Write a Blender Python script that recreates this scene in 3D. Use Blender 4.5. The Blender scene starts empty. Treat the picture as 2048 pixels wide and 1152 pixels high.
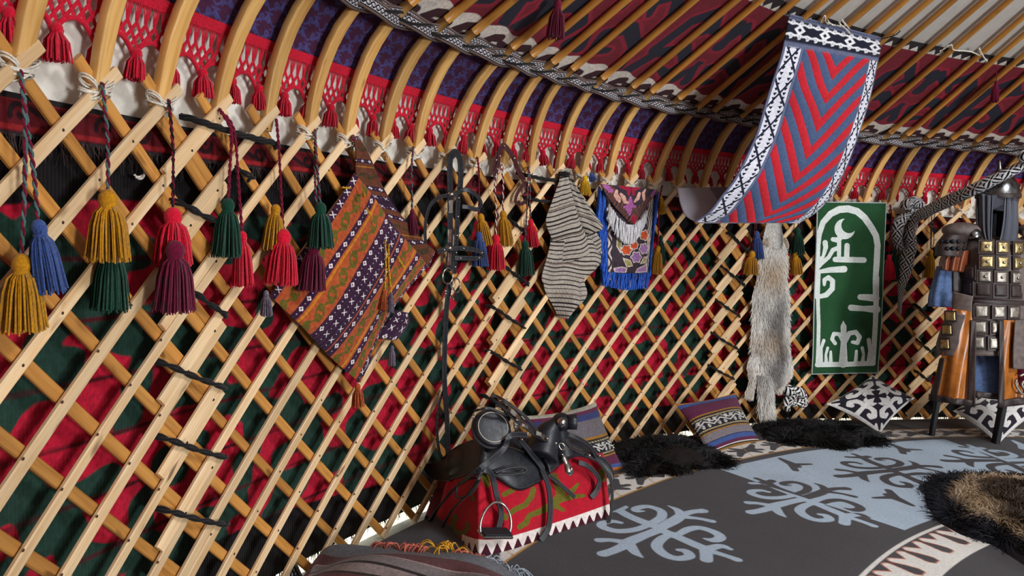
import bpy, math, random
import numpy as np
from mathutils import Vector, Matrix
random.seed(11)
RN = np.random.default_rng(11)
scn = bpy.context.scene
COL = scn.collection

# ------------------------------------------------------------------ camera and yurt geometry
FPX, PIT, ROLL, HC = 1524.92, 0.081087, 0.05146, 1.28426
CX, CY = 4.11939, 0.45621                    # yurt axis
PH, DPH = -1.348314, 0.0398704               # angle of lattice knot 0 and step between knots
cp, sp = math.cos(PIT), math.sin(PIT)
FW = np.array([0, cp, -sp]); _r = np.array([1., 0, 0]); _u = np.cross(_r, FW)
CR = math.cos(ROLL) * _r + math.sin(ROLL) * _u
CU = -math.sin(ROLL) * _r + math.cos(ROLL) * _u
EYE = np.array([0, 0, HC])
PZ = np.array([-1, 1.52, 1.60, 1.70, 1.80, 1.88, 1.94, 1.985, 2.02, 2.05, 2.05 + .61 * 4.225])
PR = np.array([5.313, 5.313, 5.311, 5.303, 5.285, 5.258, 5.225, 5.186, 5.142, 5.095, .87])

def prof(z): return np.interp(z, PZ, PR)
def WP(idx, z, off=0.0):
    """point on the wall / roof surface, off metres towards the inside"""
    idx, z, off = np.broadcast_arrays(np.asarray(idx, float), np.asarray(z, float), np.asarray(off, float))
    a = PH + DPH * idx; r = prof(z) - off
    return np.stack([CX + r * np.sin(a), CY + r * np.cos(a), z], -1)
def nrm(idx):
    a = PH + DPH * np.asarray(idx, float)
    return np.stack([-np.sin(a), -np.cos(a), np.zeros_like(a)], -1)
def tng(idx):
    a = PH + DPH * np.asarray(idx, float)
    return np.stack([np.cos(a), -np.sin(a), np.zeros_like(a)], -1)
def ray(x, y): return FW + CR * (x - 1024) / FPX - CU * (y - 576) / FPX
_TS = np.linspace(.5, 13, 1500)
def HIT(x, y, off=0.0):
    """(idx, z) where the sight line of a photo pixel meets the wall / roof"""
    d = ray(x, y); P = EYE + d * _TS[:, None]
    g = np.hypot(P[:, 0] - CX, P[:, 1] - CY) - (prof(P[:, 2]) - off)
    i = max(1, int(np.argmax(g > 0)))
    t = _TS[i - 1] + (_TS[i] - _TS[i - 1]) * (-g[i - 1]) / (g[i] - g[i - 1])
    P = EYE + d * t
    return (math.atan2(P[0] - CX, P[1] - CY) - PH) / DPH, P[2]
def PW(x, y, off=0.0):
    """3D point on the surface off metres inside the wall"""
    i, z = HIT(x, y, off)
    return WP(i, z, off)
def PF(x, y, z=0.0):
    d = ray(x, y); return EYE + d * ((z - EYE[2]) / d[2])
def PD(x, y, dist): return EYE + ray(x, y) * dist
def PIX(P):
    d = np.asarray(P) - EYE; z = d @ FW
    return 1024 + FPX * (d @ CR) / z, 576 - FPX * (d @ CU) / z

# ------------------------------------------------------------------ object helpers
ORD = 'first second third fourth fifth sixth seventh eighth ninth tenth eleventh twelfth thirteenth fourteenth fifteenth sixteenth seventeenth eighteenth nineteenth twentieth'.split()
ORD += ['twenty-' + q for q in ORD[:9]] + ['thirtieth'] + ['thirty-' + q for q in ORD[:9]]
WL = {}
def tag(o, label, cat, group=None, kind=None):
    if label: o['label'] = label
    if cat: o['category'] = cat
    if group: o['group'] = group
    if kind: o['kind'] = kind
    return o
def thing(name, label, cat, loc, group=None):
    o = bpy.data.objects.new(name, None); COL.objects.link(o)
    o.empty_display_size = .05
    o.location = tuple(float(c) for c in loc); WL[o] = np.array(o.location)
    return tag(o, label, cat, group)

class MB:
    def __init__(s): s.v = []; s.f = []; s.m = []; s.co = []; s.n = 0; s.sm = []
    def add(s, v, f, mat=0, co=None, smooth=True):
        v = np.asarray(v, float).reshape(-1, 3)
        s.v.append(v)
        for ff in (f if isinstance(f, list) and len(f) and isinstance(f[0], np.ndarray) and f[0].ndim == 2 else [f]):
            ff = np.asarray(ff, int)
            if ff.size == 0: continue
            if ff.ndim == 1: ff = ff[None]
            s.f.append(ff + s.n)
            s.m.append(np.full(len(ff), mat) if np.isscalar(mat) else np.asarray(mat))
            s.sm.append(np.full(len(ff), smooth))
        s.co.append(np.zeros((len(v), 4)) if co is None else np.asarray(co, float).reshape(-1, 4))
        s.n += len(v)
    def grid(s, P, mat=0, co=None, cu=False, cv=False, smooth=True, flip=False):
        nu, nv = P.shape[:2]
        I = np.arange(nu * nv).reshape(nu, nv)
        A = np.concatenate([I, I[:1]], 0) if cu else I
        if cv: A = np.concatenate([A, A[:, :1]], 1)
        q = np.stack([A[:-1, :-1], A[1:, :-1], A[1:, 1:], A[:-1, 1:]], -1).reshape(-1, 4)
        if flip: q = q[:, ::-1]
        if co is not None: co = np.asarray(co).reshape(-1, 4)
        s.add(P.reshape(-1, 3), q, mat, co, smooth)
    def sweep(s, pts, secs, up=None, mat=0, caps=True, closed=False, rnd=0.0, smooth=True):
        """pts (n,3); secs (n,k,2) section coordinates along (side, normal); up (n,3) normals"""
        pts = np.asarray(pts, float); n = len(pts)
        T = np.gradient(pts, axis=0) if not closed else (np.roll(pts, -1, 0) - np.roll(pts, 1, 0))
        T /= np.linalg.norm(T, axis=1)[:, None] + 1e-12
        if up is None:
            a = np.array([0, 0, 1.]) if abs(T[0][2]) < .9 else np.array([1., 0, 0])
            N = []; c = a
            for t in T:
                c = c - t * (c @ t); c /= np.linalg.norm(c) + 1e-12; N.append(c)
            N = np.array(N)
        else:
            N = np.broadcast_to(np.asarray(up, float), pts.shape)
            N = N - T * (N * T).sum(1)[:, None]; N = N / (np.linalg.norm(N, axis=1)[:, None] + 1e-12)
        S = np.cross(N, T)
        secs = np.asarray(secs, float)
        if secs.ndim == 2: secs = np.broadcast_to(secs, (n,) + secs.shape)
        P = pts[:, None] + S[:, None] * secs[..., :1] + N[:, None] * secs[..., 1:]
        L = np.concatenate([[0], np.cumsum(np.linalg.norm(np.diff(pts, axis=0), axis=1))])
        k = secs.shape[1]
        co = np.zeros((n, k, 4)); co[..., 0] = secs[..., 0]; co[..., 1] = L[:, None]; co[..., 2] = rnd; co[..., 3] = np.arange(k) / k
        b = s.n
        s.grid(P, mat, co, cv=True, cu=closed, smooth=smooth)
        if caps and not closed:
            s.f.append(np.array([np.arange(k)[::-1] + b])); s.m.append(np.array([mat])); s.sm.append(np.array([False]))
            s.f.append(np.array([np.arange(k) + b + (n - 1) * k])); s.m.append(np.array([mat])); s.sm.append(np.array([False]))
    def tube(s, pts, r, seg=6, mat=0, caps=True, closed=False, up=None, fl=1.0, rnd=0.0):
        n = len(pts); r = np.broadcast_to(np.asarray(r, float), (n,))
        a = np.arange(seg) / seg * 2 * math.pi
        secs = np.stack([np.cos(a)[None] * r[:, None], np.sin(a)[None] * r[:, None] * fl], -1)
        s.sweep(pts, secs, up, mat, caps, closed, rnd)
    def lath(s, pts, up, w, t, mat=0, bev=.25, rnd=0.0, ends=True):
        """flat bar, w wide and t thick, chamfered edges; w,t may vary"""
        n = len(pts); w = np.broadcast_to(np.asarray(w, float), (n,)); t = np.broadcast_to(np.asarray(t, float), (n,))
        b = np.minimum(w, t) * bev
        x, y = w / 2, t / 2
        sec = np.stack([np.stack([x - b, -y], -1), np.stack([x, -y + b], -1), np.stack([x, y - b], -1), np.stack([x - b, y], -1),
                        np.stack([-x + b, y], -1), np.stack([-x, y - b], -1), np.stack([-x, -y + b], -1), np.stack([-x + b, -y], -1)], 1)
        s.sweep(pts, sec, up, mat, ends, False, rnd, smooth=False)
    def lathe(s, prf, seg=16, M=None, mat=0, squash=None):
        prf = np.asarray(prf, float); a = np.arange(seg) / seg * 2 * math.pi
        P = np.stack([prf[:, 0][:, None] * np.cos(a), prf[:, 0][:, None] * np.sin(a), np.broadcast_to(prf[:, 1][:, None], (len(prf), seg))], -1)
        if squash is not None: P = P * np.asarray(squash)
        if M is not None:
            M = np.array(M); P = P @ M[:3, :3].T + M[:3, 3]
        s.grid(P, mat, cv=True)
    def box(s, M, size, mat=0, bev=.12):
        """chamfered box; M 4x4"""
        x, y, z = np.asarray(size, float) / 2
        b = min(x, y, z) * bev * 2
        pts = np.array([[0, 0, -z], [0, 0, -z + b], [0, 0, z - b], [0, 0, z]])
        secs = []
        for k in range(4):
            i = b if k in (0, 3) else 0
            X, Y = x - i, y - i
            secs.append([[X - b, -Y], [X, -Y + b], [X, Y - b], [X - b, Y], [-X + b, Y], [-X, Y - b], [-X, -Y + b], [-X + b, -Y]])
        secs = np.array(secs)
        P = np.concatenate([secs, np.broadcast_to(pts[:, None, 2:], (4, 8, 1))], -1)
        M = np.array(M); P = P @ M[:3, :3].T + M[:3, 3]
        b0 = s.n
        s.grid(P, mat, cv=True, smooth=False)
        for kk, rev in ((0, True), (3, False)):
            idx = np.arange(8) + b0 + kk * 8
            s.f.append(np.array([idx[::-1] if rev else idx])); s.m.append(np.array([mat])); s.sm.append(np.array([False]))
    def ball(s, c, r, seg=10, mat=0, M=None):
        a = np.linspace(0, math.pi, max(4, seg // 2 + 1))
        r = np.broadcast_to(np.asarray(r, float), (3,))
        A = np.eye(4); A[:3, :3] = np.diag(r) if M is None else np.asarray(M)[:3, :3] @ np.diag(r); A[:3, 3] = c
        s.lathe(np.stack([np.sin(a) + 1e-5, -np.cos(a)], -1), seg, A, mat)
    def build(s, name, mats, parent=None, label=None, pat=None, solid=0.0, sub=0, solid_off=0.0):
        V = np.concatenate(s.v); co = np.concatenate(s.co)
        if parent is not None: L = WL[parent]
        else: L = np.array([V[:, 0].mean(), V[:, 1].mean(), V[:, 2].min()])
        me = bpy.data.meshes.new(name)
        loops = np.concatenate([f.ravel() for f in s.f]).astype(np.int32)
        sizes = np.concatenate([np.full(len(f), f.shape[1]) for f in s.f]).astype(np.int32)
        me.vertices.add(len(V)); me.vertices.foreach_set('co', (V - L).astype(np.float32).ravel())
        me.loops.add(len(loops)); me.loops.foreach_set('vertex_index', loops)
        me.polygons.add(len(sizes))
        me.polygons.foreach_set('loop_start', np.concatenate([[0], np.cumsum(sizes)[:-1]]).astype(np.int32))
        try: me.polygons.foreach_set('loop_total', sizes)
        except Exception: pass
        me.polygons.foreach_set('material_index', np.concatenate(s.m).astype(np.int32))
        me.polygons.foreach_set('use_smooth', np.concatenate(s.sm).astype(bool))
        at = me.attributes.new('co', 'FLOAT_COLOR', 'POINT'); at.data.foreach_set('color', co.astype(np.float32).ravel())
        if pat is not None:
            for an, arr in pat.items():
                p = np.zeros((len(V), 4)); arr = np.asarray(arr).reshape(-1, np.asarray(arr).shape[-1]); p[:len(arr), :arr.shape[1]] = arr
                a2 = me.attributes.new(an, 'FLOAT_COLOR', 'POINT'); a2.data.foreach_set('color', p.astype(np.float32).ravel())
        for m in (mats if isinstance(mats, (list, tuple)) else [mats]): me.materials.append(m)
        me.update(calc_edges=True); me.validate()
        o = bpy.data.objects.new(name, me); COL.objects.link(o)
        if parent is not None: o.parent = parent; WL[o] = L
        else: o.location = tuple(L); WL[o] = L
        if label: o['label'] = label
        if solid:
            md = o.modifiers.new('thick', 'SOLIDIFY'); md.thickness = solid; md.offset = solid_off
        if sub:
            md = o.modifiers.new('smooth', 'SUBSURF'); md.levels = sub; md.render_levels = sub
        return o

def frame(x, z, loc):
    """4x4 from an x direction and an approximate z direction"""
    x = np.asarray(x, float); x = x / np.linalg.norm(x); z = np.asarray(z, float); z = z - x * (x @ z); z /= np.linalg.norm(z)
    M = np.eye(4); M[:3, 0] = x; M[:3, 1] = np.cross(z, x); M[:3, 2] = z; M[:3, 3] = loc
    return M
def smoothpts(pts, n=24):
    """Catmull-Rom through pts"""
    p = np.asarray(pts, float)
    if len(p) < 3: 
        t = np.linspace(0, 1, n)[:, None]; return p[0] * (1 - t) + p[-1] * t
    q = np.vstack([2 * p[0] - p[1], p, 2 * p[-1] - p[-2]])
    out = []
    for u in np.linspace(0, len(p) - 1 - 1e-9, n):
        i = int(u); t = u - i; a, b, c, d = q[i:i + 4]
        out.append(.5 * (2 * b + (c - a) * t + (2 * a - 5 * b + 4 * c - d) * t * t + (3 * b - a - 3 * c + d) * t ** 3))
    return np.array(out)
def lerp(a, b, t): return a + (b - a) * t

# ------------------------------------------------------------------ 2D pattern fields (positive inside)
def stroke(U, V, pts, w):
    pts = np.asarray(pts, float); w = np.broadcast_to(np.asarray(w, float), (len(pts),))
    out = np.full(U.shape, -9.)
    for (a, b, wa, wb) in zip(pts[:-1], pts[1:], w[:-1], w[1:]):
        d = b - a; L2 = d @ d + 1e-12
        t = np.clip(((U - a[0]) * d[0] + (V - a[1]) * d[1]) / L2, 0, 1)
        out = np.maximum(out, wa + (wb - wa) * t - np.hypot(U - a[0] - d[0] * t, V - a[1] - d[1] * t))
    return out
def poly(U, V, pts):
    pts = np.asarray(pts, float); ins = np.zeros(U.shape, bool); dm = np.full(U.shape, 9.)
    for a, b in zip(pts, np.roll(pts, -1, 0)):
        d = b - a; t = np.clip(((U - a[0]) * d[0] + (V - a[1]) * d[1]) / (d @ d + 1e-12), 0, 1)
        dm = np.minimum(dm, np.hypot(U - a[0] - d[0] * t, V - a[1] - d[1] * t))
        c = ((a[1] > V) != (b[1] > V)) & (U < (b[0] - a[0]) * (V - a[1]) / (b[1] - a[1] + 1e-12) + a[0])
        ins ^= c
    return np.where(ins, dm, -dm)
def spiral(cx, cy, r0, r1, a0, turn, n=14):
    t = np.linspace(0, 1, n); a = np.radians(a0 + turn * t); r = r0 + (r1 - r0) * t
    return np.stack([cx + r * np.cos(a), cy + r * np.sin(a)], -1)
def fmod(x, p): return (x / p - np.floor(x / p)) * p
def tri(x, p): return np.abs(fmod(x, p) - p / 2)          # 0..p/2
def mx(*a):
    r = a[0]
    for b in a[1:]: r = np.maximum(r, b)
    return r

# ------------------------------------------------------------------ materials
def C(r, g, b, k=1.0):
    f = lambda c: ((c / 255) / 12.92 if c / 255 <= .04045 else ((c / 255 + .055) / 1.055) ** 2.4) * k
    return (f(r), f(g), f(b), 1)
class NT:
    def __init__(s, name):
        s.mat = bpy.data.materials.new(name); s.mat.use_nodes = True
        s.t = s.mat.node_tree; s.n = s.t.nodes; s.l = s.t.links
        s.b = s.n['Principled BSDF']; s._c = None
    def new(s, ty, **k):
        n = s.n.new(ty)
        for a, v in k.items(): setattr(n, a, v)
        return n
    def set(s, sock, v):
        if isinstance(v, bpy.types.NodeSocket): s.l.new(v, sock)
        elif sock.type == 'VECTOR' and hasattr(v, '__len__'): sock.default_value = tuple(v)[:3]
        else: sock.default_value = v
    def attr(s, name, ch=None):
        a = s.new('ShaderNodeAttribute', attribute_name=name)
        if ch is None: return a.outputs['Vector']
        if ch == 3: return a.outputs['Alpha']
        q = s.new('ShaderNodeSeparateXYZ'); s.l.new(a.outputs['Vector'], q.inputs[0]); return q.outputs[ch]
    def obj(s):
        if s._c is None: s._c = s.new('ShaderNodeTexCoord')
        return s._c.outputs['Object']
    def mapv(s, v, sc=(1, 1, 1), loc=(0, 0, 0)):
        m = s.new('ShaderNodeMapping'); s.l.new(v, m.inputs['Vector']); m.inputs['Scale'].default_value = sc; m.inputs['Location'].default_value = loc
        return m.outputs[0]
    def noise(s, v, scale, detail=3, rough=.55, dist=0):
        n = s.new('ShaderNodeTexNoise'); s.l.new(v, n.inputs['Vector']); n.inputs['Scale'].default_value = scale
        n.inputs['Detail'].default_value = detail; n.inputs['Roughness'].default_value = rough; n.inputs['Distortion'].default_value = dist
        return n.outputs['Fac']
    def math(s, op, a, b=0.0, c=None):
        n = s.new('ShaderNodeMath', operation=op); s.set(n.inputs[0], a); s.set(n.inputs[1], b)
        if c is not None: s.set(n.inputs[2], c)
        return n.outputs[0]
    def mapr(s, v, a, b, c=0.0, d=1.0):
        n = s.new('ShaderNodeMapRange'); s.set(n.inputs[0], v)
        for i, q in enumerate((a, b, c, d)): n.inputs[i + 1].default_value = q
        return n.outputs[0]
    def mix(s, f, a, b, bt='MIX'):
        n = s.new('ShaderNodeMix', data_type='RGBA', blend_type=bt); s.set(n.inputs[0], f); s.set(n.inputs[6], a); s.set(n.inputs[7], b)
        return n.outputs[2]
    def val(s, col, f):
        """multiply colour by grey f"""
        n = s.new('ShaderNodeVectorMath', operation='SCALE'); s.set(n.inputs[0], col); s.set(n.inputs[3], f); return n.outputs[0]
    def bump(s, h, st=.4, d=.004):
        n = s.new('ShaderNodeBump'); n.inputs['Strength'].default_value = st; n.inputs['Distance'].default_value = d; s.l.new(h, n.inputs['Height'])
        s.l.new(n.outputs[0], s.b.inputs['Normal'])
    def fin(s, col, rough=.8, metal=0, spec=.3, sheen=0, coat=0):
        if not isinstance(col, bpy.types.NodeSocket) and len(col) == 3: col = (*col, 1)
        s.set(s.b.inputs['Base Color'], col); s.set(s.b.inputs['Roughness'], rough); s.b.inputs['Metallic'].default_value = metal
        s.b.inputs['Specular IOR Level'].default_value = spec
        if sheen: s.b.inputs['Sheen Weight'].default_value = sheen; s.b.inputs['Sheen Roughness'].default_value = .5
        if coat: s.b.inputs['Coat Weight'].default_value = coat; s.b.inputs['Coat Roughness'].default_value = .25
        return s.mat
def cloth(name, col, amt=.25, sc=60, rough=.95, bsc=400, bst=.35, sheen=.15, metal=0, spec=.15, big=6):
    t = NT(name); n = t.noise(t.obj(), sc, 3); n2 = t.noise(t.obj(), big, 2)
    f = t.math('ADD', t.mapr(n, .3, .7, 1 - amt, 1 + amt), t.mapr(n2, .3, .7, -amt * .5, amt * .5))
    t.bump(t.noise(t.obj(), bsc, 2), bst, .003)
    return t.fin(t.val(col, f), rough, metal, spec, sheen)
def layered(name, base, layers, attr='pat', soft=.0012, amt=.22, sc=70, bsc=350, bst=.4, weave=None, rough=.95, big=5, sheen=.12):
    """base colour overlaid by layers [(channel, colour[, attr])] wherever that pattern field is positive"""
    t = NT(name); col = base
    rgb = t.new('ShaderNodeRGB'); rgb.outputs[0].default_value = base; col = rgb.outputs[0]
    for L in layers:
        ch, c = L[0], L[1]; at = L[2] if len(L) > 2 else attr
        col = t.mix(t.mapr(t.attr(at, ch), -soft, soft), col, c)
    n = t.noise(t.obj(), sc, 3); n2 = t.noise(t.obj(), big, 3)
    f = t.math('ADD', t.mapr(n, .3, .7, 1 - amt, 1 + amt), t.mapr(n2, .3, .7, -amt * .6, amt * .6))
    h = t.noise(t.obj(), bsc, 2)
    if weave:
        for ch, fr, am in weave:
            w = t.math('SINE', t.math('MULTIPLY', t.attr('uvp', ch), fr * 2 * math.pi))
            h = t.math('ADD', h, t.math('MULTIPLY', w, am))
    t.bump(h, bst, .003)
    return t.fin(t.val(col, f), rough, 0, .15, sheen)
def wood(name, c1, c2, rough=.42, coat=.15, knot=C(90, 50, 20)):
    t = NT(name); a = t.attr('co')
    v = t.mapv(a, (60, 3.2, 37)); g = t.noise(v, 1.0, 4, .6, .6)
    g2 = t.noise(t.mapv(a, (14, 1.1, 53)), 1.0, 2)
    kn = t.noise(t.mapv(a, (28, 7, 91)), 1.0, 1)
    col = t.mix(t.mapr(g, .3, .72), c1, c2)
    col = t.mix(t.mapr(kn, .70, .78, 0, .75), col, knot)
    rr = t.attr('co', 2)
    col = t.val(col, t.math('MULTIPLY', t.mapr(g2, .3, .7, .85, 1.15), t.mapr(rr, 0, 1, .82, 1.15)))
    t.bump(g, .12, .002)
    return t.fin(col, t.mapr(g, .3, .7, rough - .08, rough + .12), 0, .45, 0, coat)
def plain(name, col, rough=.5, metal=0, spec=.4, amt=.15, sc=30, bst=.1, coat=0):
    t = NT(name); n = t.noise(t.obj(), sc, 3); t.bump(t.noise(t.obj(), sc * 6, 2), bst, .002)
    return t.fin(t.val(col, t.mapr(n, .3, .7, 1 - amt, 1 + amt)), t.mapr(n, .3, .7, rough - .08, rough + .08), metal, spec, 0, coat)

M = {}
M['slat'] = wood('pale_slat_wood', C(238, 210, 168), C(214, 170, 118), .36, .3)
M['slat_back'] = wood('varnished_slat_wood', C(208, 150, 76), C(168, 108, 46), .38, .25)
M['pole'] = wood('pole_wood', C(222, 178, 108), C(186, 132, 64), .5, .1, C(120, 70, 28))
M['pole_up'] = wood('rafter_wood', C(206, 148, 66), C(168, 106, 36), .42, .25, C(110, 62, 20))
M['rivet'] = plain('leather_rivet', C(60, 36, 20), .6)
M['cord_white'] = cloth('white_cord', C(214, 206, 192), .3, 200)
M['cord_black'] = cloth('black_cord', C(22, 20, 20), .3, 200)
M['white_felt'] = cloth('white_felt', C(226, 220, 208), .1, 25, .98, 180, .5, big=3)
M['canvas'] = cloth('roof_canvas', C(196, 190, 182), .06, 18, .98, 500, .2, big=2)
M['red_yarn'] = cloth('red_yarn', C(188, 18, 44), .25, 150)

# ------------------------------------------------------------------ shell of the yurt
DOOR0, DOOR1 = 4.42, 4.72              # angular extent (radians) of the doorway, behind the viewer
def shell(name, z0, z1, off, mat, kind='structure', nz=2, door=True, seg=220, zs=None):
    mb = MB(); zz = np.linspace(z0, z1, nz) if zs is None else np.asarray(zs)
    rng_ = [(DOOR1 - 2 * math.pi, DOOR0)] if door else [(0, 2 * math.pi)]
    a = np.linspace(rng_[0][0], rng_[0][1], seg)
    # angle measured like atan2(x,y) about the axis
    idx = (a - PH) / DPH
    P = WP(idx[:, None], zz[None, :], off)
    mb.grid(P, 0, flip=True)
    o = mb.build(name, mat); o['kind'] = kind
    return o
DA = math.atan2(6.5 - CX, -4.2 - CY)     # doorway direction
DOOR0, DOOR1 = DA % (2 * math.pi) - .11, DA % (2 * math.pi) + .11
shell('wall_back', 1.40, 2.06, -.075, M['white_felt'], nz=20, zs=[1.40, 1.5, 1.6, 1.7, 1.8, 1.88, 1.94, 1.985, 2.02, 2.05, 2.08])
mb = MB(); a = np.linspace(0, 2 * math.pi, 161)
zz = np.concatenate([[2.06], np.linspace(2.3, 4.62, 12)])
mb.grid(WP(((a - PH) / DPH)[:, None], zz[None], -.06), 0, flip=True)
o = mb.build('ceiling', M['canvas']); o['kind'] = 'structure'
# lintel above the doorway
mb = MB(); a = np.linspace(DOOR0 - .02, DOOR1 + .02, 12)
mb.grid(WP(((a - PH) / DPH)[:, None], np.array([1.8, 1.95, 2.08])[None], -.07), 0, flip=True)
o = mb.build('trim_1', M['white_felt']); o['kind'] = 'structure'
# ground under and around the yurt
tg = NT('dry_ground'); n = tg.noise(tg.obj(), 3, 5); n2 = tg.noise(tg.obj(), 40, 3)
tg.bump(n2, .5, .01)
GR = tg.fin(tg.mix(n, C(190, 182, 164), C(150, 148, 120)), .95)
mb = MB(); r = np.array([.01, 2, 4, 5.2, 5.6, 7, 10, 20, 40]); a = np.linspace(0, 2 * math.pi, 65)
mb.grid(np.stack([CX + r[:, None] * np.cos(a), CY + r[:, None] * np.sin(a), np.full((len(r), len(a)), -.05)], -1), 0)
o = mb.build('floor', GR); o['kind'] = 'structure'

# ------------------------------------------------------------------ patterned felt of the wall (red / green / black)
ANG0, ANG1 = -9.0, 43.0
STEP = DPH * 5.36
def bandgrid(name, z0, z1, dz, du, off, i0, i1, field, mat, wav=0.0):
    nz = max(2, int(round((z1 - z0) / dz)) + 1); nu = int((i1 - i0) * STEP / du) + 1
    I = np.linspace(i0, i1, nu)[:, None]; Z = np.linspace(z0, z1, nz)[None]
    U, V = np.broadcast_arrays(I * STEP, Z)
    w = wav * np.sin(U * 9.1 + 2 * np.sin(U * 2.3)) * np.cos(V * 5) if wav else 0.0
    P = WP(np.broadcast_to(I, U.shape), V, off + w)
    mb = MB(); mb.grid(P, 0, flip=True)
    f = field(U, V)
    return mb.build(name, mat, pat={'pat': np.stack(f, -1), 'uvp': np.stack([U, V, U * 0], -1)})
def wall_field(U, V):
    p = 1.02
    u = fmod(U + .12 * np.sin(V * 3), p); S = np.full(U.shape, -9.)
    for c in (0, p / 2, p):
        sg = 1 if c == p / 2 else -1
        for base in (.36, .98) if sg > 0 else (.12, .68, 1.22):
            # a ram's-horn S scroll with angular ends
            S = mx(S, stroke(u, V, [(c - .02, base - .26), (c + .03, base - .06), (c - .17, base + .02), (c - .2, base + .17), (c - .06, base + .2)], [.05, .055, .06, .06, .035]),
                   stroke(u, V, [(c + .03, base - .06), (c + .2, base - .09), (c + .25, base - .22), (c + .13, base - .27)], [.055, .06, .05, .03]),
                   stroke(u, V, [(c + .02, base - .02), (c + .12, base + .16), (c + .26, base + .2)], [.05, .05, .06]))
    S = S + .012 * np.sin(U * 31 + V * 17) + .008 * np.sin(V * 57)
    lo = .14 + .04 * np.sin(U * 2.1) + .05 * np.maximum(0, np.sin(U * .9 + 1)) - V
    hi = V - (1.27 + .03 * np.sin(U * 3.3))
    blk = mx(lo, hi)
    ln = .006 - np.abs(fmod(V + .01 * np.sin(U * 2.7), .155) - .07)
    return [S, blk, ln, blk * 0]
WALLM = layered('felt_wall_pattern', C(172, 16, 44), [(0, C(26, 54, 44)), (2, C(70, 8, 18)), (1, C(16, 13, 15))],
                weave=[(0, 90, .5)], soft=.004, amt=.3, bst=.35)
o = bandgrid('felt_wall_covering', -.012, 1.46, .012, .012, -.065, ANG0, ANG1, wall_field, WALLM, .006)
tag(o, 'red and dark green felt wall covering behind the wooden lattice', 'wall hanging')
# ragged fringe along its foot
mb = MB()
N = 2600; I = RN.uniform(ANG0, ANG1, N); L = RN.uniform(.02, .055, N) * (RN.uniform(0, 1, N) > .1)
p0 = WP(I, .0, -.062); p1 = WP(I + RN.normal(0, .03, N), .0 - L * .8, -.06 + RN.normal(0, .006, N)); t = tng(I) * .0022
q = np.stack([p0 - t, p0 + t, p1 + t * .4, p1 - t * .4], 1)
mb.add(q.reshape(-1, 3), np.arange(4 * N).reshape(-1, 4))
mb.build('foot_fringe', M['cord_black'], parent=o)
# plain outer felt behind the viewer, closing the room
shell('wall_front', .0, 1.46, -.09, cloth('outer_felt', C(120, 60, 50), .2), nz=3)

# border band along the lattice heads
def border_field(U, V):
    z = V - 1.44
    u = fmod(U, .24)
    S = mx(stroke(u, z, spiral(.06, .036, .028, .006, 200, -330), [.007] * 14), stroke(u, z, spiral(.18, .036, .028, .006, 20, -330), [.007] * 14),
           stroke(u, z, [(.085, .05), (.155, .022)], .007))
    e = .006 - np.minimum(np.abs(V - 1.444), np.abs(V - 1.508))
    return [S, mx(.0 + V * 0 - 9, .008 - np.abs(V - 1.512), .006 - np.abs(V - 1.428)), e, e]
o = bandgrid('border_band', 1.425, 1.518, .004, .006, -.052, ANG0, ANG1, border_field,
             layered('border_band_weave', C(92, 16, 24), [(0, C(34, 14, 18)), (2, C(140, 30, 34)), (1, C(34, 30, 32))], soft=.002, bst=.3))
tag(o, 'narrow dark red woven band with black edges behind the lattice heads', 'woven band')
mb = MB(); N = 2400; I = RN.uniform(ANG0, ANG1, N); L = RN.uniform(.03, .07, N)
p0 = WP(I, 1.43, -.05); p1 = WP(I + RN.normal(0, .04, N), 1.43 - L, -.045 + RN.normal(0, .01, N)); t = tng(I) * .002
q = np.stack([p0 - t, p0 + t, p1 + t * .3, p1 - t * .3], 1); mb.add(q.reshape(-1, 3), np.arange(4 * N).reshape(-1, 4))
mb.build('band_fringe', cloth('band_fringe_yarn', C(60, 46, 44), .4), parent=o)

# ------------------------------------------------------------------ purple and blue woven band below the braid
def purple_field(U, V):
    z = V - 1.82
    S = np.full(U.shape, -9.); p = .084
    for row in range(5):
        zz = z - .041 * row - .006; uu = fmod(U + .042 * row + zz * .5, p)
        S = mx(S, stroke(uu, zz, spiral(.034, .018, .0125, .003, 250, -420, 14), .0027), stroke(uu, zz, [(.0, .002), (.022, .010)], .0027), stroke(uu, zz, [(.046, .014), (.062, .030), (.084, .002)], .0027),
               stroke(uu, zz, spiral(.064, .016, .009, .003, 90, 400, 12), .0025), stroke(uu, zz, [(.046, .034), (.084, .034)], .0022))
    return [S, .006 - np.abs(z - .004), S, S]
o = bandgrid('woven_band', 1.822, 2.03, .0036, .0045, -.045, ANG0, ANG1, purple_field,
             layered('purple_band_weave', C(64, 22, 54), [(0, C(66, 66, 122)), (1, C(150, 20, 40))], soft=.0018, weave=[(0, 160, .5)]))
tag(o, 'wide purple woven band with blue scrolls behind the roof poles', 'woven band')

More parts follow.
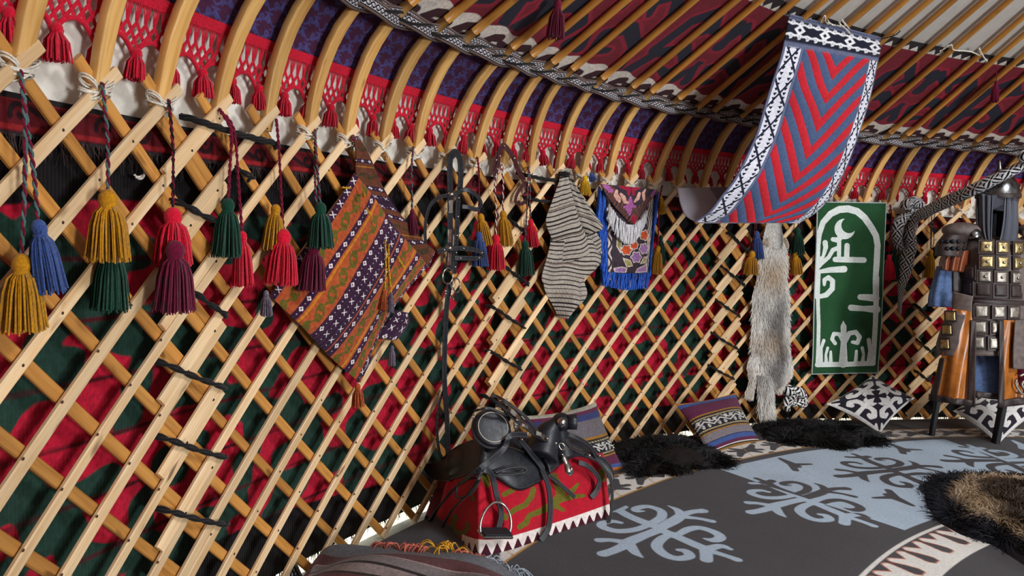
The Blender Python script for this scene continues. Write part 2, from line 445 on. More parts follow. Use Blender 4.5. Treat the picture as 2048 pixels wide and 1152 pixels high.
# ------------------------------------------------------------------ red knotted fringe with tassels
def strand_tassel(mb, top, dn, length, r0, r1, n=40, sr=.0022, mat=0, seg=3, rings=5, head=True, jit=.3):
    """bundle of yarn: strands leave a tied head and flare downwards"""
    top = np.asarray(top, float); dn = np.asarray(dn, float); dn /= np.linalg.norm(dn)
    a = np.array([1., 0, 0]) if abs(dn[0]) < .8 else np.array([0, 1., 0])
    e1 = np.cross(dn, a); e1 /= np.linalg.norm(e1); e2 = np.cross(dn, e1)
    ang = (np.arange(n) * 2.39996) + RN.uniform(0, .4, n); rad = np.sqrt((np.arange(n) + .5) / n)
    s = np.array([0, .04, .09, .14, .24, .45, .75, 1.0]) if rings > 5 else np.array([0, .06, .16, .4, 1.0]); rings = len(s)
    sw = np.interp(s, [0, .05, .14, .28, 1], [r0 * .5, r0, r0 * .66, lerp(r0, r1, .55), r1])
    L = length * (1 - RN.uniform(0, .09, n)); jx = RN.normal(0, jit * .12 * r1, (n, 2))
    d = (np.cos(ang)[:, None] * e1 + np.sin(ang)[:, None] * e2)
    P = top + dn * (L[:, None] * s)[..., None] + d[:, None] * (rad[:, None] * sw[None])[..., None] \
        + (e1 * jx[:, :1] + e2 * jx[:, 1:])[:, None] * (s ** 2)[None, :, None]
    P += dn * 0
    k = np.arange(seg) / seg * 2 * math.pi
    c = (np.cos(k)[:, None] * e1 + np.sin(k)[:, None] * e2) * sr
    Q = P[:, :, None] + c[None, None] * np.interp(s, [0, 1], [1.2, .8])[None, :, None, None]
    idx = np.arange(n * rings * seg).reshape(n, rings, seg); idn = np.roll(idx, -1, 2)
    q = np.stack([idx[:, :-1], idn[:, :-1], idn[:, 1:], idx[:, 1:]], -1).reshape(-1, 4)
    co = np.zeros((n, rings, seg, 4)); co[..., 2] = RN.uniform(0, 1, n)[:, None, None]; co[..., 1] = s[None, :, None]
    mb.add(Q.reshape(-1, 3), q, mat, co)
    if head:
        Mx = np.eye(4); Mx[:3, 0] = e1; Mx[:3, 1] = e2; Mx[:3, 2] = -dn; Mx[:3, 3] = top
        h = r0 * 1.05
        mb.lathe([(1e-4, h * .9), (h * .55, h * .75), (h * .95, h * .2), (h * 1.02, -h * .5), (h * .8, -h * 1.0), (h * .95, -h * 1.15), (h * .95, -h * 1.5), (h * .7, -h * 1.6)], 10, Mx, mat)

FP = .122                                                # spacing of the red tassels
zt, zn = 1.800, 1.752                                     # bottom of the strip, top of the net
fr = thing('fringe_band', 'red knotted fringe with red tassels under the purple band', 'fringe', WP(16, 1.62, -.03))
mb = MB(); I = np.linspace(ANG0, ANG1, 400); zz = np.array([zt - .002, zt + .01, zt + .028])
mb.grid(WP(I[:, None], zz[None], -.038), 0, flip=True)
U0, U1 = ANG0 * STEP, ANG1 * STEP
nn = FP / 4
def fw_(u, z, off=-.036): return WP(u / STEP, z, off)
def ribbon(mb, u0, z0, u1, z1, w0, w1, off=-.036):
    d = np.array([u1 - u0, z1 - z0]); L = np.hypot(*d) + 1e-9; px, pz = -d[1] / L, d[0] / L
    q = [fw_(u0 - px * w0, z0 - pz * w0, off), fw_(u0 + px * w0, z0 + pz * w0, off), fw_(u1 + px * w1, z1 + pz * w1, off), fw_(u1 - px * w1, z1 - pz * w1, off)]
    mb.add(np.array(q), np.array([[0, 1, 2, 3]]))
tops = []
nt = int((U1 - U0) / nn)
for k in range(nt):
    u = U0 + k * nn
    for j in (-1, -.5, 0, .5, 1): ribbon(mb, u + j * nn * .42, zt, u + j * nn * .10, zn, .0017, .0024, -.036 - .001 * abs(j))
for k in range(nt):
    u = U0 + k * nn
    for sg in (-1, 1):
        for r_ in range(4):                               # zigzag down the net until it meets the scalloped edge
            za, zb = zn - r_ * .0215, zn - (r_ + 1) * .0215
            ua, ub = u + sg * r_ * nn / 2, u + sg * (r_ + 1) * nn / 2
            ed = 1.665 + .043 * (1 - (np.abs(fmod((ua + ub) / 2, FP) / FP * 2 - 1)) ** 2)
            if zb < ed - .008: continue
            ribbon(mb, ua, za, ub, zb, .0052, .0052, -.035 - .0015 * sg)
nT = int((U1 - U0) / FP)
for k in range(nT):
    uc = (math.floor(U0 / FP) + k) * FP + FP / 2
    s = np.linspace(-1, 1, 13)
    mb.tube(fw_(uc + s * FP / 2, 1.667 + .045 * (1 - np.abs(s) ** 2.2)), .007, 5)
mb.build('netting', M['red_yarn'], parent=fr)
ks = [k for k in range(nT) if -2 < ((math.floor(U0 / FP) + k + 1) * FP) / STEP < 36]
for k in range(nT):
    u = (math.floor(U0 / FP) + k + 1) * FP; i = u / STEP
    if not (-3.5 < i < 37): continue
    mb = MB(); nr = 46 if i < 14 else 30
    d = np.array([0, 0, -1.]) + tng(i) * RN.normal(0, .1)
    strand_tassel(mb, fw_(u, 1.676, -.026), d, RN.uniform(.066, .080), .013, RN.uniform(.024, .032), nr + 14, .0029)
    mb.build('tassel', M['red_yarn'], parent=fr)

# ------------------------------------------------------------------ lattice wall sections
HT = 1.55; NR = 7.5
JC = [(-6.2), 2.62, 11.42, 20.5, 29.1, 38.0]              # columns where two sections are lashed together
def slat_pts(b, sgn, s0, s1, off, shift=0.0, bow=0.0):
    n = max(3, int((s1 - s0) * 22))
    s = np.linspace(s0, s1, n); i = b + sgn * NR * s
    P = WP(i, s * HT, off + bow * np.sin(np.clip(s, 0, 1) * math.pi))
    if shift:
        tv = tng(i) * (HT) - np.array([0, 0, 1.]) * sgn * NR * STEP
        tv /= np.linalg.norm(tv, axis=1)[:, None]
        P = P + tv * shift
    return P, nrm(i)
secs = []
for k in range(len(JC) - 1):
    lab = ['wooden lattice section reaching out of the left edge of the photo', 'wooden lattice section behind the yarn tassels and the orange bag',
           'wooden lattice section behind the striped grey sack and the blue fringed bag', 'wooden lattice section behind the wolf pelt and the green felt hanging',
           'wooden lattice section at the right behind the suit of armour'][k]
    secs.append(thing('lattice_section', lab, 'lattice', WP((JC[k] + JC[k + 1]) / 2, 0), 'lattice sections of the wall'))
def add_slat(sec, front, b, s0, s1, shift):
    sgn = 1 if front else -1
    mb = MB(); off = .009 if front else -.009
    P, N = slat_pts(b, sgn, s0, s1, off, shift)
    w = RN.uniform(.029, .034)
    mb.lath(P, N, w, .0145, 0, .22, RN.uniform(0, 1))
    if front:
        # rounded head and leather rivets on the crossings
        for k in range(16):
            s = k / 15
            if s0 + .005 < s < s1 - .005:
                i = b + sgn * NR * s
                c = WP(i, s * HT, off + .0075)
                q = tng(i); n_ = nrm(i)
                a = np.arange(6) / 6 * 2 * math.pi; rr = .0042
                rim = c + rr * (np.cos(a)[:, None] * q + np.sin(a)[:, None] * np.array([0, 0, 1.]))
                mb.add(np.vstack([rim, c + n_ * .003]), [np.array([[j, (j + 1) % 6, 6] for j in range(6)])], 1)
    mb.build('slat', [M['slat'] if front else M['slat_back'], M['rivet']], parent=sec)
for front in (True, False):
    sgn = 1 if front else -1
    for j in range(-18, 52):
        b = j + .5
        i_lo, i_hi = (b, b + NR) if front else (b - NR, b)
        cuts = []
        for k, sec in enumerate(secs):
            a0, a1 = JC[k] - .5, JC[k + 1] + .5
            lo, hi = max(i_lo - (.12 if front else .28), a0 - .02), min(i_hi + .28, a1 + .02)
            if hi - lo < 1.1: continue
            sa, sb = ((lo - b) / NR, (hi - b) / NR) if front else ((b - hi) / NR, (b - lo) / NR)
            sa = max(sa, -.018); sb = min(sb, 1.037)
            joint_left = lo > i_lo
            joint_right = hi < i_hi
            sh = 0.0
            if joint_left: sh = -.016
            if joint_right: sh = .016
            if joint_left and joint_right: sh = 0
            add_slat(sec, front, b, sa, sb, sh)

# black ropes lashing the sections together
def rope(pts, r, name, label, n=40, strands=2, parent=None, mat=None, cat='rope', group=None, pitch=9):
    mb = MB(); P = smoothpts(pts, n)
    T = np.gradient(P, axis=0); T /= np.linalg.norm(T, axis=1)[:, None]
    a = np.array([0, 0, 1.]); Sd = np.cross(T, a); Sd /= np.linalg.norm(Sd, axis=1)[:, None] + 1e-9; U = np.cross(Sd, T)
    L = np.concatenate([[0], np.cumsum(np.linalg.norm(np.diff(P, axis=0), axis=1))])
    for k in range(strands):
        th = L / (r * pitch) * 2 * math.pi + k * 2 * math.pi / strands
        mb.tube(P + (np.cos(th)[:, None] * Sd + np.sin(th)[:, None] * U) * r * .6, r * .62, 6, min(k, (len(mat) - 1)) if isinstance(mat, (list, tuple)) else 0)
    o = mb.build(name, mat or M['cord_black'], parent=parent)
    if parent is None: tag(o, label, cat, group)
    return o
RB = {1: [((402, 242), (556, 288)), ((480, 338), (508, 354)), ((370, 408), (440, 445)), ((385, 580), (455, 630)), ((335, 728), (450, 775)), ((335, 877), (452, 915)), ((340, 1022), (455, 1050))],
      2: [((1054, 350), (1122, 362)), ((1062, 397), (1102, 403)), ((1022, 440), (1055, 465)), ((1008, 530), (1058, 568)), ((993, 617), (1050, 655)), ((989, 706), (1043, 738)), ((978, 795), (1040, 830))],
      3: [((1464, 469), (1498, 505)), ((1447, 534), (1490, 570)), ((1436, 601), (1480, 632)), ((1427, 667), (1477, 698)), ((1421, 732), (1468, 757))],
      4: [((1836, 612), (1862, 640)), ((1836, 680), (1862, 702)), ((1838, 745), (1860, 762))]}
RLAB = {1: 'black rope lashing the lattice behind the left tassels', 2: 'black rope lashing the lattice right of the bridle',
        3: 'black rope lashing the lattice left of the wolf pelt', 4: 'black rope lashing the lattice beside the armour'}
for j, L in RB.items():
    for k, (a, b) in enumerate(L):
        A, B = HIT(*a, .03), HIT(*b, .03)
        i = np.array([A[0] - .12, A[0], lerp(A[0], B[0], .5), B[0], B[0] + .12]); z = np.array([A[1] + .01, A[1], lerp(A[1], B[1], .5) - .004, B[1], B[1] - .012])
        q = WP(i, z, np.array([-.02, .022, .03, .026, -.02]))
        two = 2 if k else 3
        rope(q, .0082 if k else .0088, 'lashing_rope', RLAB[j] + ', ' + ('topmost of its column' if k == 0 else ORD[k] + ' from the top'), 40, two, pitch=16, group='black lashing ropes of joint %s' % ('', 'behind the tassels', 'by the bridle', 'by the pelt', 'by the armour')[j])

# ------------------------------------------------------------------ roof poles
TW = {5: .29, 6: .25, 7: .38, 8: .31, 9: .65, 10: .41, 11: .24, 12: .05, 13: .26, 14: .51, 15: .35, 16: .52, 17: .56, 25: .76, 26: .51, 27: .40, 28: .39, 29: .38, 30: .42}
def spow(c, e): return np.sign(c) * np.abs(c) ** e
for k in range(-5, 38):
    tw = TW.get(k, .43 + RN.normal(0, .08)); jb = RN.normal(.02, .03)
    r = np.concatenate([[5.313, 5.312, 5.309, 5.30, 5.283, 5.258, 5.228, 5.19, 5.145, 5.09, 5.02], np.linspace(4.9, .95, 14)])
    z = np.concatenate([[1.545, 1.60, 1.66, 1.73, 1.80, 1.868, 1.925, 1.975, 2.017, 2.054, 2.096], 2.05 + .61 * (5.095 - np.linspace(4.9, .95, 14))])
    zr = (z - 1.545) / (2.0 - 1.545)
    idx = k + jb + (tw - jb) * np.clip(zr, 0, 1.1)
    drf = RN.normal(0, .12)
    idx = idx + np.clip((5.0 - r) / 4, 0, 1) * drf
    off = .0 - .008 * np.exp(-(z - 1.545) / .08)
    a = PH + DPH * idx; rr = r - 0.004 + (-.0)
    P = np.stack([CX + (rr - off) * np.sin(a), CY + (rr - off) * np.cos(a), z], -1)
    T = np.gradient(P, axis=0); T /= np.linalg.norm(T, axis=1)[:, None]
    N = nrm(idx); N = N - T * (N * T).sum(1)[:, None]; N /= np.linalg.norm(N, axis=1)[:, None]
    f = np.clip((z - 1.93) / .16, 0, 1); f = f * f * (3 - 2 * f)
    w = lerp(.046, .034, f) * RN.uniform(.93, 1.07) * lerp(.74, 1, np.clip((z - 1.545) / .14, 0, 1)); t = lerp(.030, .034, f)
    e = lerp(.28, 1.0, f)
    th = (np.arange(14) + .5) / 14 * 2 * math.pi
    sec = np.stack([spow(np.cos(th)[None], e[:, None]) * w[:, None] / 2, spow(np.sin(th)[None], e[:, None]) * t[:, None] / 2], -1)
    po = thing('roof_pole', ('bent wooden roof pole, the %s one counted from the left edge of the photo' % ORD[k]) if 0 <= k < 32 else 'bent wooden roof pole just outside the %s edge of the photo' % ('left' if k < 0 else 'right'), 'roof pole', P[0], 'roof poles tied to the lattice')
    mb = MB(); nb = 9; rd = RN.uniform(0, 1)
    mb.sweep(P[:nb + 1], sec[:nb + 1], N[:nb + 1], 0, True, False, rd)
    mb.build('bent_foot', M['pole'], parent=po)
    mb = MB(); mb.sweep(P[nb:], sec[nb:], N[nb:], 0, True, False, rd + .1)
    mb.build('rafter', M['pole_up'], parent=po)
    # white cord lashing around slat heads and pole foot
    if -3 < k < 37 and k not in (3, 4, 12, 13):
        mb = MB()
        for q in range(4):
            th = np.linspace(0, 2 * math.pi, 15)[:-1]; zc = 1.556 + .004 * q - .010 + RN.normal(0, .002)
            du = .034 + .004 * RN.normal(); tl = RN.normal(0, .012)
            c = WP(k + .0, zc, 0) + np.cos(th)[:, None] * tng(k) * du + np.sin(th)[:, None] * nrm(k) * .025 + np.array([0, 0, 1.]) * (np.cos(th) * tl + .004 * np.sin(th * 2))[:, None]
            mb.tube(c, .0027, 5, closed=True)
        for sg in (-1, 1):
            th = np.linspace(0, 2 * math.pi, 13)[:-1]
            for q in range(2):
                c = WP(k + sg * .13, 1.566 + .007 * q, .006) + np.cos(th)[:, None] * (tng(k) * .018 * 1 + np.array([0, 0, .012 * sg])) + np.sin(th)[:, None] * nrm(k) * .018
                mb.tube(c, .0026, 5, closed=True)
        mb.build('cord_tie', M['cord_white'], parent=po)
# crown ring that receives the poles
mb = MB(); th = np.linspace(0, 2 * math.pi, 65)[:-1]
mb.tube(np.stack([CX + .92 * np.sin(th), CY + .92 * np.cos(th), np.full(64, 4.60)], -1), .06, 10, closed=True)
for q in range(8):
    th = q / 8 * math.pi; s = np.linspace(-.92, .92, 15)
    mb.tube(np.stack([CX + s * math.sin(th), CY + s * math.cos(th), 4.60 + .3 * (1 - (s / .92) ** 2)], -1), .016, 6)
tag(mb.build('crown_ring', M['pole_up']), 'round wooden crown ring at the top of the roof', 'crown ring')

# ------------------------------------------------------------------ braided ribbon round the poles
def ribbon_mat():
    t = NT('braid_ribbon'); u = t.attr('uvp', 0); v = t.attr('uvp', 1)
    av = t.math('ABSOLUTE', v)
    ph = t.math('MULTIPLY', u, 2 * math.pi / .05)
    w = t.math('MULTIPLY', t.math('SINE', ph), .008)
    d = t.math('ABSOLUTE', t.math('SUBTRACT', v, w))
    d2 = t.math('ABSOLUTE', t.math('ADD', v, w))
    dm = t.math('MINIMUM', d, d2)
    col = t.mix(t.mapr(dm, .0026, .0036), C(26, 24, 34), C(196, 190, 192))
    hook = t.math('SINE', t.math('MULTIPLY', u, 2 * math.pi / .0125))
    col = t.mix(t.math('MULTIPLY', t.mapr(hook, .55, .7), t.mapr(dm, .004, .006)), col, C(36, 32, 46))
    col = t.mix(t.mapr(av, .0122, .0128), col, C(24, 20, 24))
    col = t.mix(t.mapr(av, .0160, .0166), col, C(104, 84, 76))
    col = t.mix(t.mapr(av, .0235, .0241), col, C(24, 20, 24))
    t.bump(t.noise(t.obj(), 400, 2), .4, .003)
    return t.fin(col, .9, 0, .15, .1)
RMAT = ribbon_mat()
br = thing('braided_ribbon', 'black and white patterned ribbon braided around the roof poles', 'ribbon', WP(16, 2.0, .05))
for q in range(3):
    n = 1500; I = np.linspace(ANG0, ANG1, n); s = I * STEP
    th = 2 * math.pi * s / .74 + q * 2 * math.pi / 3
    zc = 2.012 + .017 * np.sin(th) + .006 * np.sin(s * 3.1 + q); oc = .036 + .012 * np.sin(2 * th)
    tilt = .5 + .35 * np.cos(th)                           # lean of the ribbon: lower edge towards the room
    v = np.linspace(-.024, .024, 9)
    Z = zc[:, None] + v[None] * np.cos(tilt)[:, None] * 1.0
    r = 5.172 - oc[:, None] - v[None] * np.sin(tilt)[:, None] * .9 - .006 * np.cos(v[None] / .029 * 1.5)
    a = (PH + DPH * I)[:, None]
    P = np.stack([CX + r * np.sin(a), CY + r * np.cos(a), Z], -1)
    mb = MB(); mb.grid(P, 0, flip=True)
    mb.build('ribbon_strand', RMAT, parent=br, pat={'uvp': np.stack(np.broadcast_arrays(s[:, None], v[None], v[None] * 0), -1)}, solid=.004)
mb = MB()
for q in range(2):
    n = 900; I = np.linspace(ANG0, ANG1, n); s = I * STEP; th = 2 * math.pi * s / .37 + q * math.pi
    r = 5.175 - .05 - .012 * np.cos(th); a = PH + DPH * I
    mb.tube(np.stack([CX + r * np.sin(a), CY + r * np.cos(a), 2.012 + .014 * np.sin(th)], -1), .006, 6)
mb.build('braid_cord', M['cord_black'], parent=br)
# ties from braid to each pole
for k in range(-4, 37):
    mb = MB(); i = k + TW.get(k, .43) + .1; th = np.linspace(0, 2 * math.pi, 11)[:-1]
    c = WP(i, 2.045, 0) + np.cos(th)[:, None] * tng(i) * .024 + np.sin(th)[:, None] * (nrm(i) * .028 + np.array([0, 0, .012]))
    mb.tube(c, .004, 5, closed=True)
    mb.build('pole_tie', M['cord_black'], parent=br)

# ------------------------------------------------------------------ appliqued felt on the roof
def roof_field(U, R):
    """U arc metres at the wall, R slant metres above the braid"""
    A = U
    p = .98; u = fmod(A, p)
    S = np.full(U.shape, -9.); s2 = np.full(U.shape, -9.)
    for c in (0, p):
        for sg in (1, -1):
            S = mx(S, stroke(u, R, np.array([(c + sg * .04, .12), (c + sg * .10, .28), (c + sg * .26, .36), (c + sg * .38, .28), (c + sg * .34, .17), (c + sg * .24, .2)]), [.05, .05, .055, .05, .045, .035]),
                   stroke(u, R, np.array([(c + sg * .06, .3), (c + sg * .09, .52), (c + sg * .2, .62), (c + sg * .3, .53), (c + sg * .24, .46)]), [.05, .05, .05, .045, .03]),
                   stroke(u, R, [(c + sg * .32, .5), (c + sg * .46, .60), (c + sg * .5, .44)], [.03, .045, .05]),
                   stroke(u, R, [(c + sg * .44, .16), (c + sg * .5, .3)], [.05, .03]))
    S = S - .012
    edge = .010 - np.abs(S + .010)                        # brighter stitched outline
    # lower white border with dark scroll bites
    wv = .105 - R
    pw = .21; uw = fmod(A, pw)
    wavy = wv + .012 * np.sin(A / pw * 2 * math.pi)
    bite = mx(stroke(uw, R, [(.03, .0), (.06, .045), (.10, .055)], [.03, .024, .026]), stroke(uw, R, [(.13, .03), (.17, .02)], [.018, .022]), stroke(uw, R, [(.08, .0), (.16, .0)], .016))
    up = R - .735                                          # upper border: black strip with white teeth
    tr = .03 - (R - .735) - tri(A, .085) * .9
    teeth = np.minimum(up, .085 * .5 * .9 - (R - .735) - tri(A, .085) * .95)
    return [S, edge, wavy, bite], [up, teeth, up, up]
nu = 1500; nv = 120; I = np.linspace(ANG0, ANG1, nu)[:, None]; Rs = np.linspace(-.02, .80, nv)[None]
U, R2 = np.broadcast_arrays(I * STEP, Rs)
z = 2.045 + R2 * .5207; r = 5.105 - R2 * .8537 + .038
a = PH + DPH * I
P = np.stack([CX + r * np.sin(a), CY + r * np.cos(a), z + 0 * r], -1)
f1, f2 = roof_field(U, R2)
mb = MB(); mb.grid(P, 0, flip=True)
ROOFM = layered('roof_felt_applique', C(118, 12, 34), [(0, C(26, 25, 44)), (1, C(146, 16, 46)), (2, C(224, 214, 202)), (3, C(58, 14, 24)), (0, C(34, 26, 28), 'pa2'), (1, C(222, 214, 204), 'pa2')], soft=.003)
# the white border shows only where 'bite' is negative; the bites are dark red
o = mb.build('applique_felt_band', ROOFM, pat={'pat': np.stack([f1[0], f1[1] * (R2 > .12), f1[2], np.where(f1[2] > 0, np.minimum(f1[3], f1[2] + .02), -1)], -1), 'pa2': np.stack(f2, -1), 'uvp': np.stack([U, R2, U], -1)})
tag(o, 'dark red and navy felt on the roof slope with white scroll border', 'felt band')
# ================================================================== things hanging on the lattice
def mpp(x, y, off=0.0):
    """metres per photo pixel on the wall there"""
    return float((PW(x, y, off) - EYE) @ FW) / FPX
M['mustard'] = cloth('mustard_yarn', C(186, 128, 20), .3, 160)
M['yellow'] = cloth('yellow_yarn', C(216, 170, 20), .3, 160)
M['blue_yarn'] = cloth('blue_yarn', C(58, 80, 138), .3, 160)
M['green_yarn'] = cloth('dark_green_yarn', C(16, 60, 44), .3, 160)
M['maroon_yarn'] = cloth('maroon_yarn', C(104, 14, 48), .3, 160)
M['scarlet_yarn'] = cloth('scarlet_yarn', C(210, 22, 50), .3, 160)
M['cord_maroon'] = cloth('maroon_cord', C(112, 16, 44), .3, 220)
M['cord_teal'] = cloth('grey_teal_cord', C(78, 104, 104), .3, 220)
M['leather'] = plain('black_leather', C(27, 30, 37), .42, 0, .5, .25, 40, .25)
M['leather_edge'] = plain('leather_edge', C(58, 60, 66), .6)
M['stitch'] = cloth('grey_stitching', C(92, 90, 88), .2, 200)
M['steel'] = plain('polished_metal', C(196, 194, 190), .22, 1.0, .5, .1, 60, .05)
M['brown_leather'] = plain('maroon_leather', C(66, 24, 30), .4, 0, .5, .3, 40, .2)
COLN = {'mustard': 'mustard', 'yellow': 'yellow', 'blue': 'blue_yarn', 'green': 'green_yarn', 'maroon': 'maroon_yarn', 'red': 'scarlet_yarn'}
def pair(label, loop, parts, cordm=('cord_maroon', 'cord_teal'), off=.05, dens=1.0):
    """parts: (colour, cord path px or None, top px, bottom px, half width px)"""
    P0 = PW(*loop, .03)
    t = thing('yarn_tassel_pair', label, 'tassel', P0, None)
    s = mpp(*loop)
    for part in parts:
        col, path, top, bot, hw = part[:5]; dz = part[5] if len(part) > 5 else 0
        if path:
            pts = [PW(*loop, -.012), PW(*loop, .03)] + [PW(*q, off) for q in path] + [PW(*top, off)]
            rope(pts, max(.0026, min(.0045, 4.4 * s)), 'cord', None, 60, 2, parent=t, mat=[M[cordm[0]], M[cordm[1]]])
        mb = MB(); a = PW(*top, off + .004 + dz); b = PW(*bot, off + .004 + dz); d = b - a; L = np.linalg.norm(d)
        r1 = hw * s
        strand_tassel(mb, a + d * .05, d, L * .97, r1 * .42, r1, int(np.clip(150 * dens * (r1 / .05), 60, 190)), .0028 if r1 > .03 else .0022, 0, 3, 6)
        mb.build('tassel', M[COLN[col]], parent=t, label='%s yarn tassel' % ('scarlet' if col == 'red' else 'dark green' if col == 'green' else col))
    return t
pair('mustard and blue yarn tassels on a long braided cord, nearest the left edge', (42, 150),
     [('mustard', [(50, 250), (49, 380)], (43, 516), (46, 664), 43), ('blue', [(56, 260), (68, 350)], (76, 444), (100, 584), 32, .03)])
pair('mustard tassel above a dark green one, second cord from the left edge', (205, 174),
     [('mustard', [(214, 260), (216, 330)], (216, 388), (218, 522), 41, .03), ('green', None, (222, 490), (220, 622), 36)])
pair('scarlet tassel above a maroon one on a thin cord, third from the left edge', (338, 208),
     [('red', None, (346, 424), (345, 534), 38), ('maroon', [(346, 300), (346, 420)], (350, 490), (348, 624), 40, .035)], ('cord_maroon', 'cord_black'), .056)
pair('dark green and slim scarlet tassels on a red cord by the rope lashed joint', (441, 222),
     [('green', [(462, 262), (460, 330)], (456, 402), (453, 514), 29), ('red', [(468, 262), (478, 380)], (484, 465), (486, 572), 22)], ('cord_maroon', 'cord_maroon'))
pair('small mustard and scarlet tassels left of the orange bag', (553, 244),
     [('mustard', None, (552, 412), (545, 502), 21), ('red', [(558, 300), (563, 400)], (567, 466), (560, 570), 34, .03)], ('cord_maroon', 'cord_maroon'))
pair('dark green and maroon tassels hanging in front of the orange bag', (630, 266),
     [('green', [(634, 330)], (641, 410), (641, 497), 25, .02), ('maroon', [(630, 350), (633, 430)], (628, 488), (622, 582), 27)], off=.10)
pair('short maroon tassel on two cords behind the top of the orange bag', (826, 298),
     [('maroon', [(823, 340), (824, 390)], (824, 420), (828, 470), 10)], off=.05)
pair('blue and mustard tassels just right of the black bridle', (955, 318),
     [('mustard', None, (961, 430), (971, 490), 16), ('blue', [(958, 350), (958, 420)], (958, 466), (960, 532), 17)], ('cord_maroon', 'cord_maroon'), .06)
pair('scarlet and mustard tassels under the small maroon halter', (1003, 332),
     [('red', [(990, 362), (992, 420)], (992, 473), (992, 540), 19), ('mustard', [(1006, 360), (1006, 400)], (1006, 424), (1012, 492), 16)], ('cord_maroon', 'cord_white'), .06)
pair('scarlet and dark green tassels left of the striped sack', (1057, 336),
     [('red', [(1060, 360), (1060, 410)], (1061, 440), (1067, 494), 13), ('green', [(1056, 360), (1053, 440)], (1050, 484), (1053, 550), 17)], off=.055)
pair('small yellow tassel on a blue knot between the striped sack and the blue bag', (1176, 350),
     [('yellow', None, (1170, 354), (1170, 390), 12), ('blue', None, (1182, 347), (1186, 362), 8)], off=.05)
pair('mustard tassel on a maroon cord along the right side of the blue fringed bag', (1324, 374),
     [('mustard', [(1319, 400), (1317, 450)], (1316, 493), (1312, 548), 12), ('green', None, (1322, 470), (1323, 530), 8), ('yellow', None, (1322, 393), (1326, 428), 6)], ('cord_maroon', 'cord_maroon'), .06)
pair('blue and mustard tassels left of the wolf pelt', (1512, 420),
     [('blue', [(1512, 440)], (1513, 464), (1515, 518), 13), ('mustard', [(1510, 450)], (1504, 505), (1501, 549), 15)], ('cord_maroon', 'cord_black'), .055)
pair('dark green and mustard tassels between the wolf pelt and the green felt', (1598, 420),
     [('green', [(1597, 440)], (1595, 458), (1597, 510), 13), ('mustard', None, (1591, 506), (1592, 549), 13)], ('cord_maroon', 'cord_black'), .05)
pair('scarlet tassel on a maroon cord at the right edge of the green felt', (1781, 412),
     [('red', [(1784, 440), (1780, 480)], (1778, 511), (1780, 559), 11), ('green', None, (1789, 498), (1791, 562), 9)], ('cord_maroon', 'cord_maroon'), .05)
pair('mustard tassel half hidden behind the shoulder of the armour', (1862, 450),
     [('mustard', [(1862, 480)], (1862, 500), (1860, 556), 10)], ('cord_black', 'cord_teal'), .05)
# tassels on the roof
for (top, bot, hw, lab) in (((1116, 6), (1112, 76), 19, 'maroon tassel hanging from the roof felt near the top edge of the photo'), ((1993, 164), (1992, 204), 8, 'small maroon tassel hanging under the rafters above the helmet')):
    t = thing('roof_tassel', lab, 'tassel', PW(*top, .06)); s = mpp(*top)
    a = PW(*top, .06); L = (bot[1] - top[1]) * s
    rope([PW(top[0], top[1] - 30, -.02), PW(top[0], top[1] - 12, .05), a], .003, 'cord', None, 12, 2, parent=t, mat=[M['cord_maroon'], M['cord_maroon']])
    mb = MB(); strand_tassel(mb, a, (-.02, 0, -1), L, hw * s * .4, hw * s, 90, .0025); mb.build('tassel', M['maroon_yarn'], parent=t)

# ------------------------------------------------------------------ cloth between two edge curves given in photo pixels
def rails(L, R, nu, nv, off, bulge=None, dist=None, lin=False):
    """returns P (nv,nu,3), u, v, X, Y"""
    rs = (lambda p: np.stack([np.interp(np.linspace(0, 1, nv), np.linspace(0, 1, len(p)), np.asarray(p, float)[:, k]) for k in (0, 1)], -1)) if lin or len(L) < 3 else (lambda p: smoothpts(p, nv))
    l, r = rs(L), rs(R)
    u = np.linspace(0, 1, nu)[None]; v = np.linspace(0, 1, nv)[:, None]; u, v = np.broadcast_arrays(u, v)
    X = l[:, None, 0] * (1 - u) + r[:, None, 0] * u; Y = l[:, None, 1] * (1 - u) + r[:, None, 1] * u
    if dist is None:
        o = off if not callable(off) else .05
        hl = np.array([HIT(*q, o) for q in l]); hr = np.array([HIT(*q, o) for q in r])
        I = hl[:, None, 0] * (1 - u) + hr[:, None, 0] * u; Z = hl[:, None, 1] * (1 - u) + hr[:, None, 1] * u
        oo = o + (bulge(u, v) if bulge else 0)
        P = WP(I, Z, oo)
    else:
        dd = dist(u, v)
        d = FW + CR * ((X - 1024) / FPX)[..., None] - CU * ((Y - 576) / FPX)[..., None]
        P = EYE + d * dd[..., None]
    return P, u, v, X, Y
def sheet(name, P, mat, parent=None, fields=None, uv=None, solid=.004, label=None, flip=False, extra=None):
    mb = MB(); mb.grid(P, 0, flip=flip)
    pat = {}
    if fields is not None: pat['pat'] = np.stack(np.broadcast_arrays(*fields), -1)
    if uv is not None: pat['uvp'] = np.stack(np.broadcast_arrays(uv[0], uv[1], uv[0] * 0), -1)
    if extra: pat.update(extra)
    return mb.build(name, mat, parent=parent, pat=pat, solid=solid, label=label)
def conv(pts, ox, oy, s): return [(ox + a / s, oy + b / s) for a, b in pts]

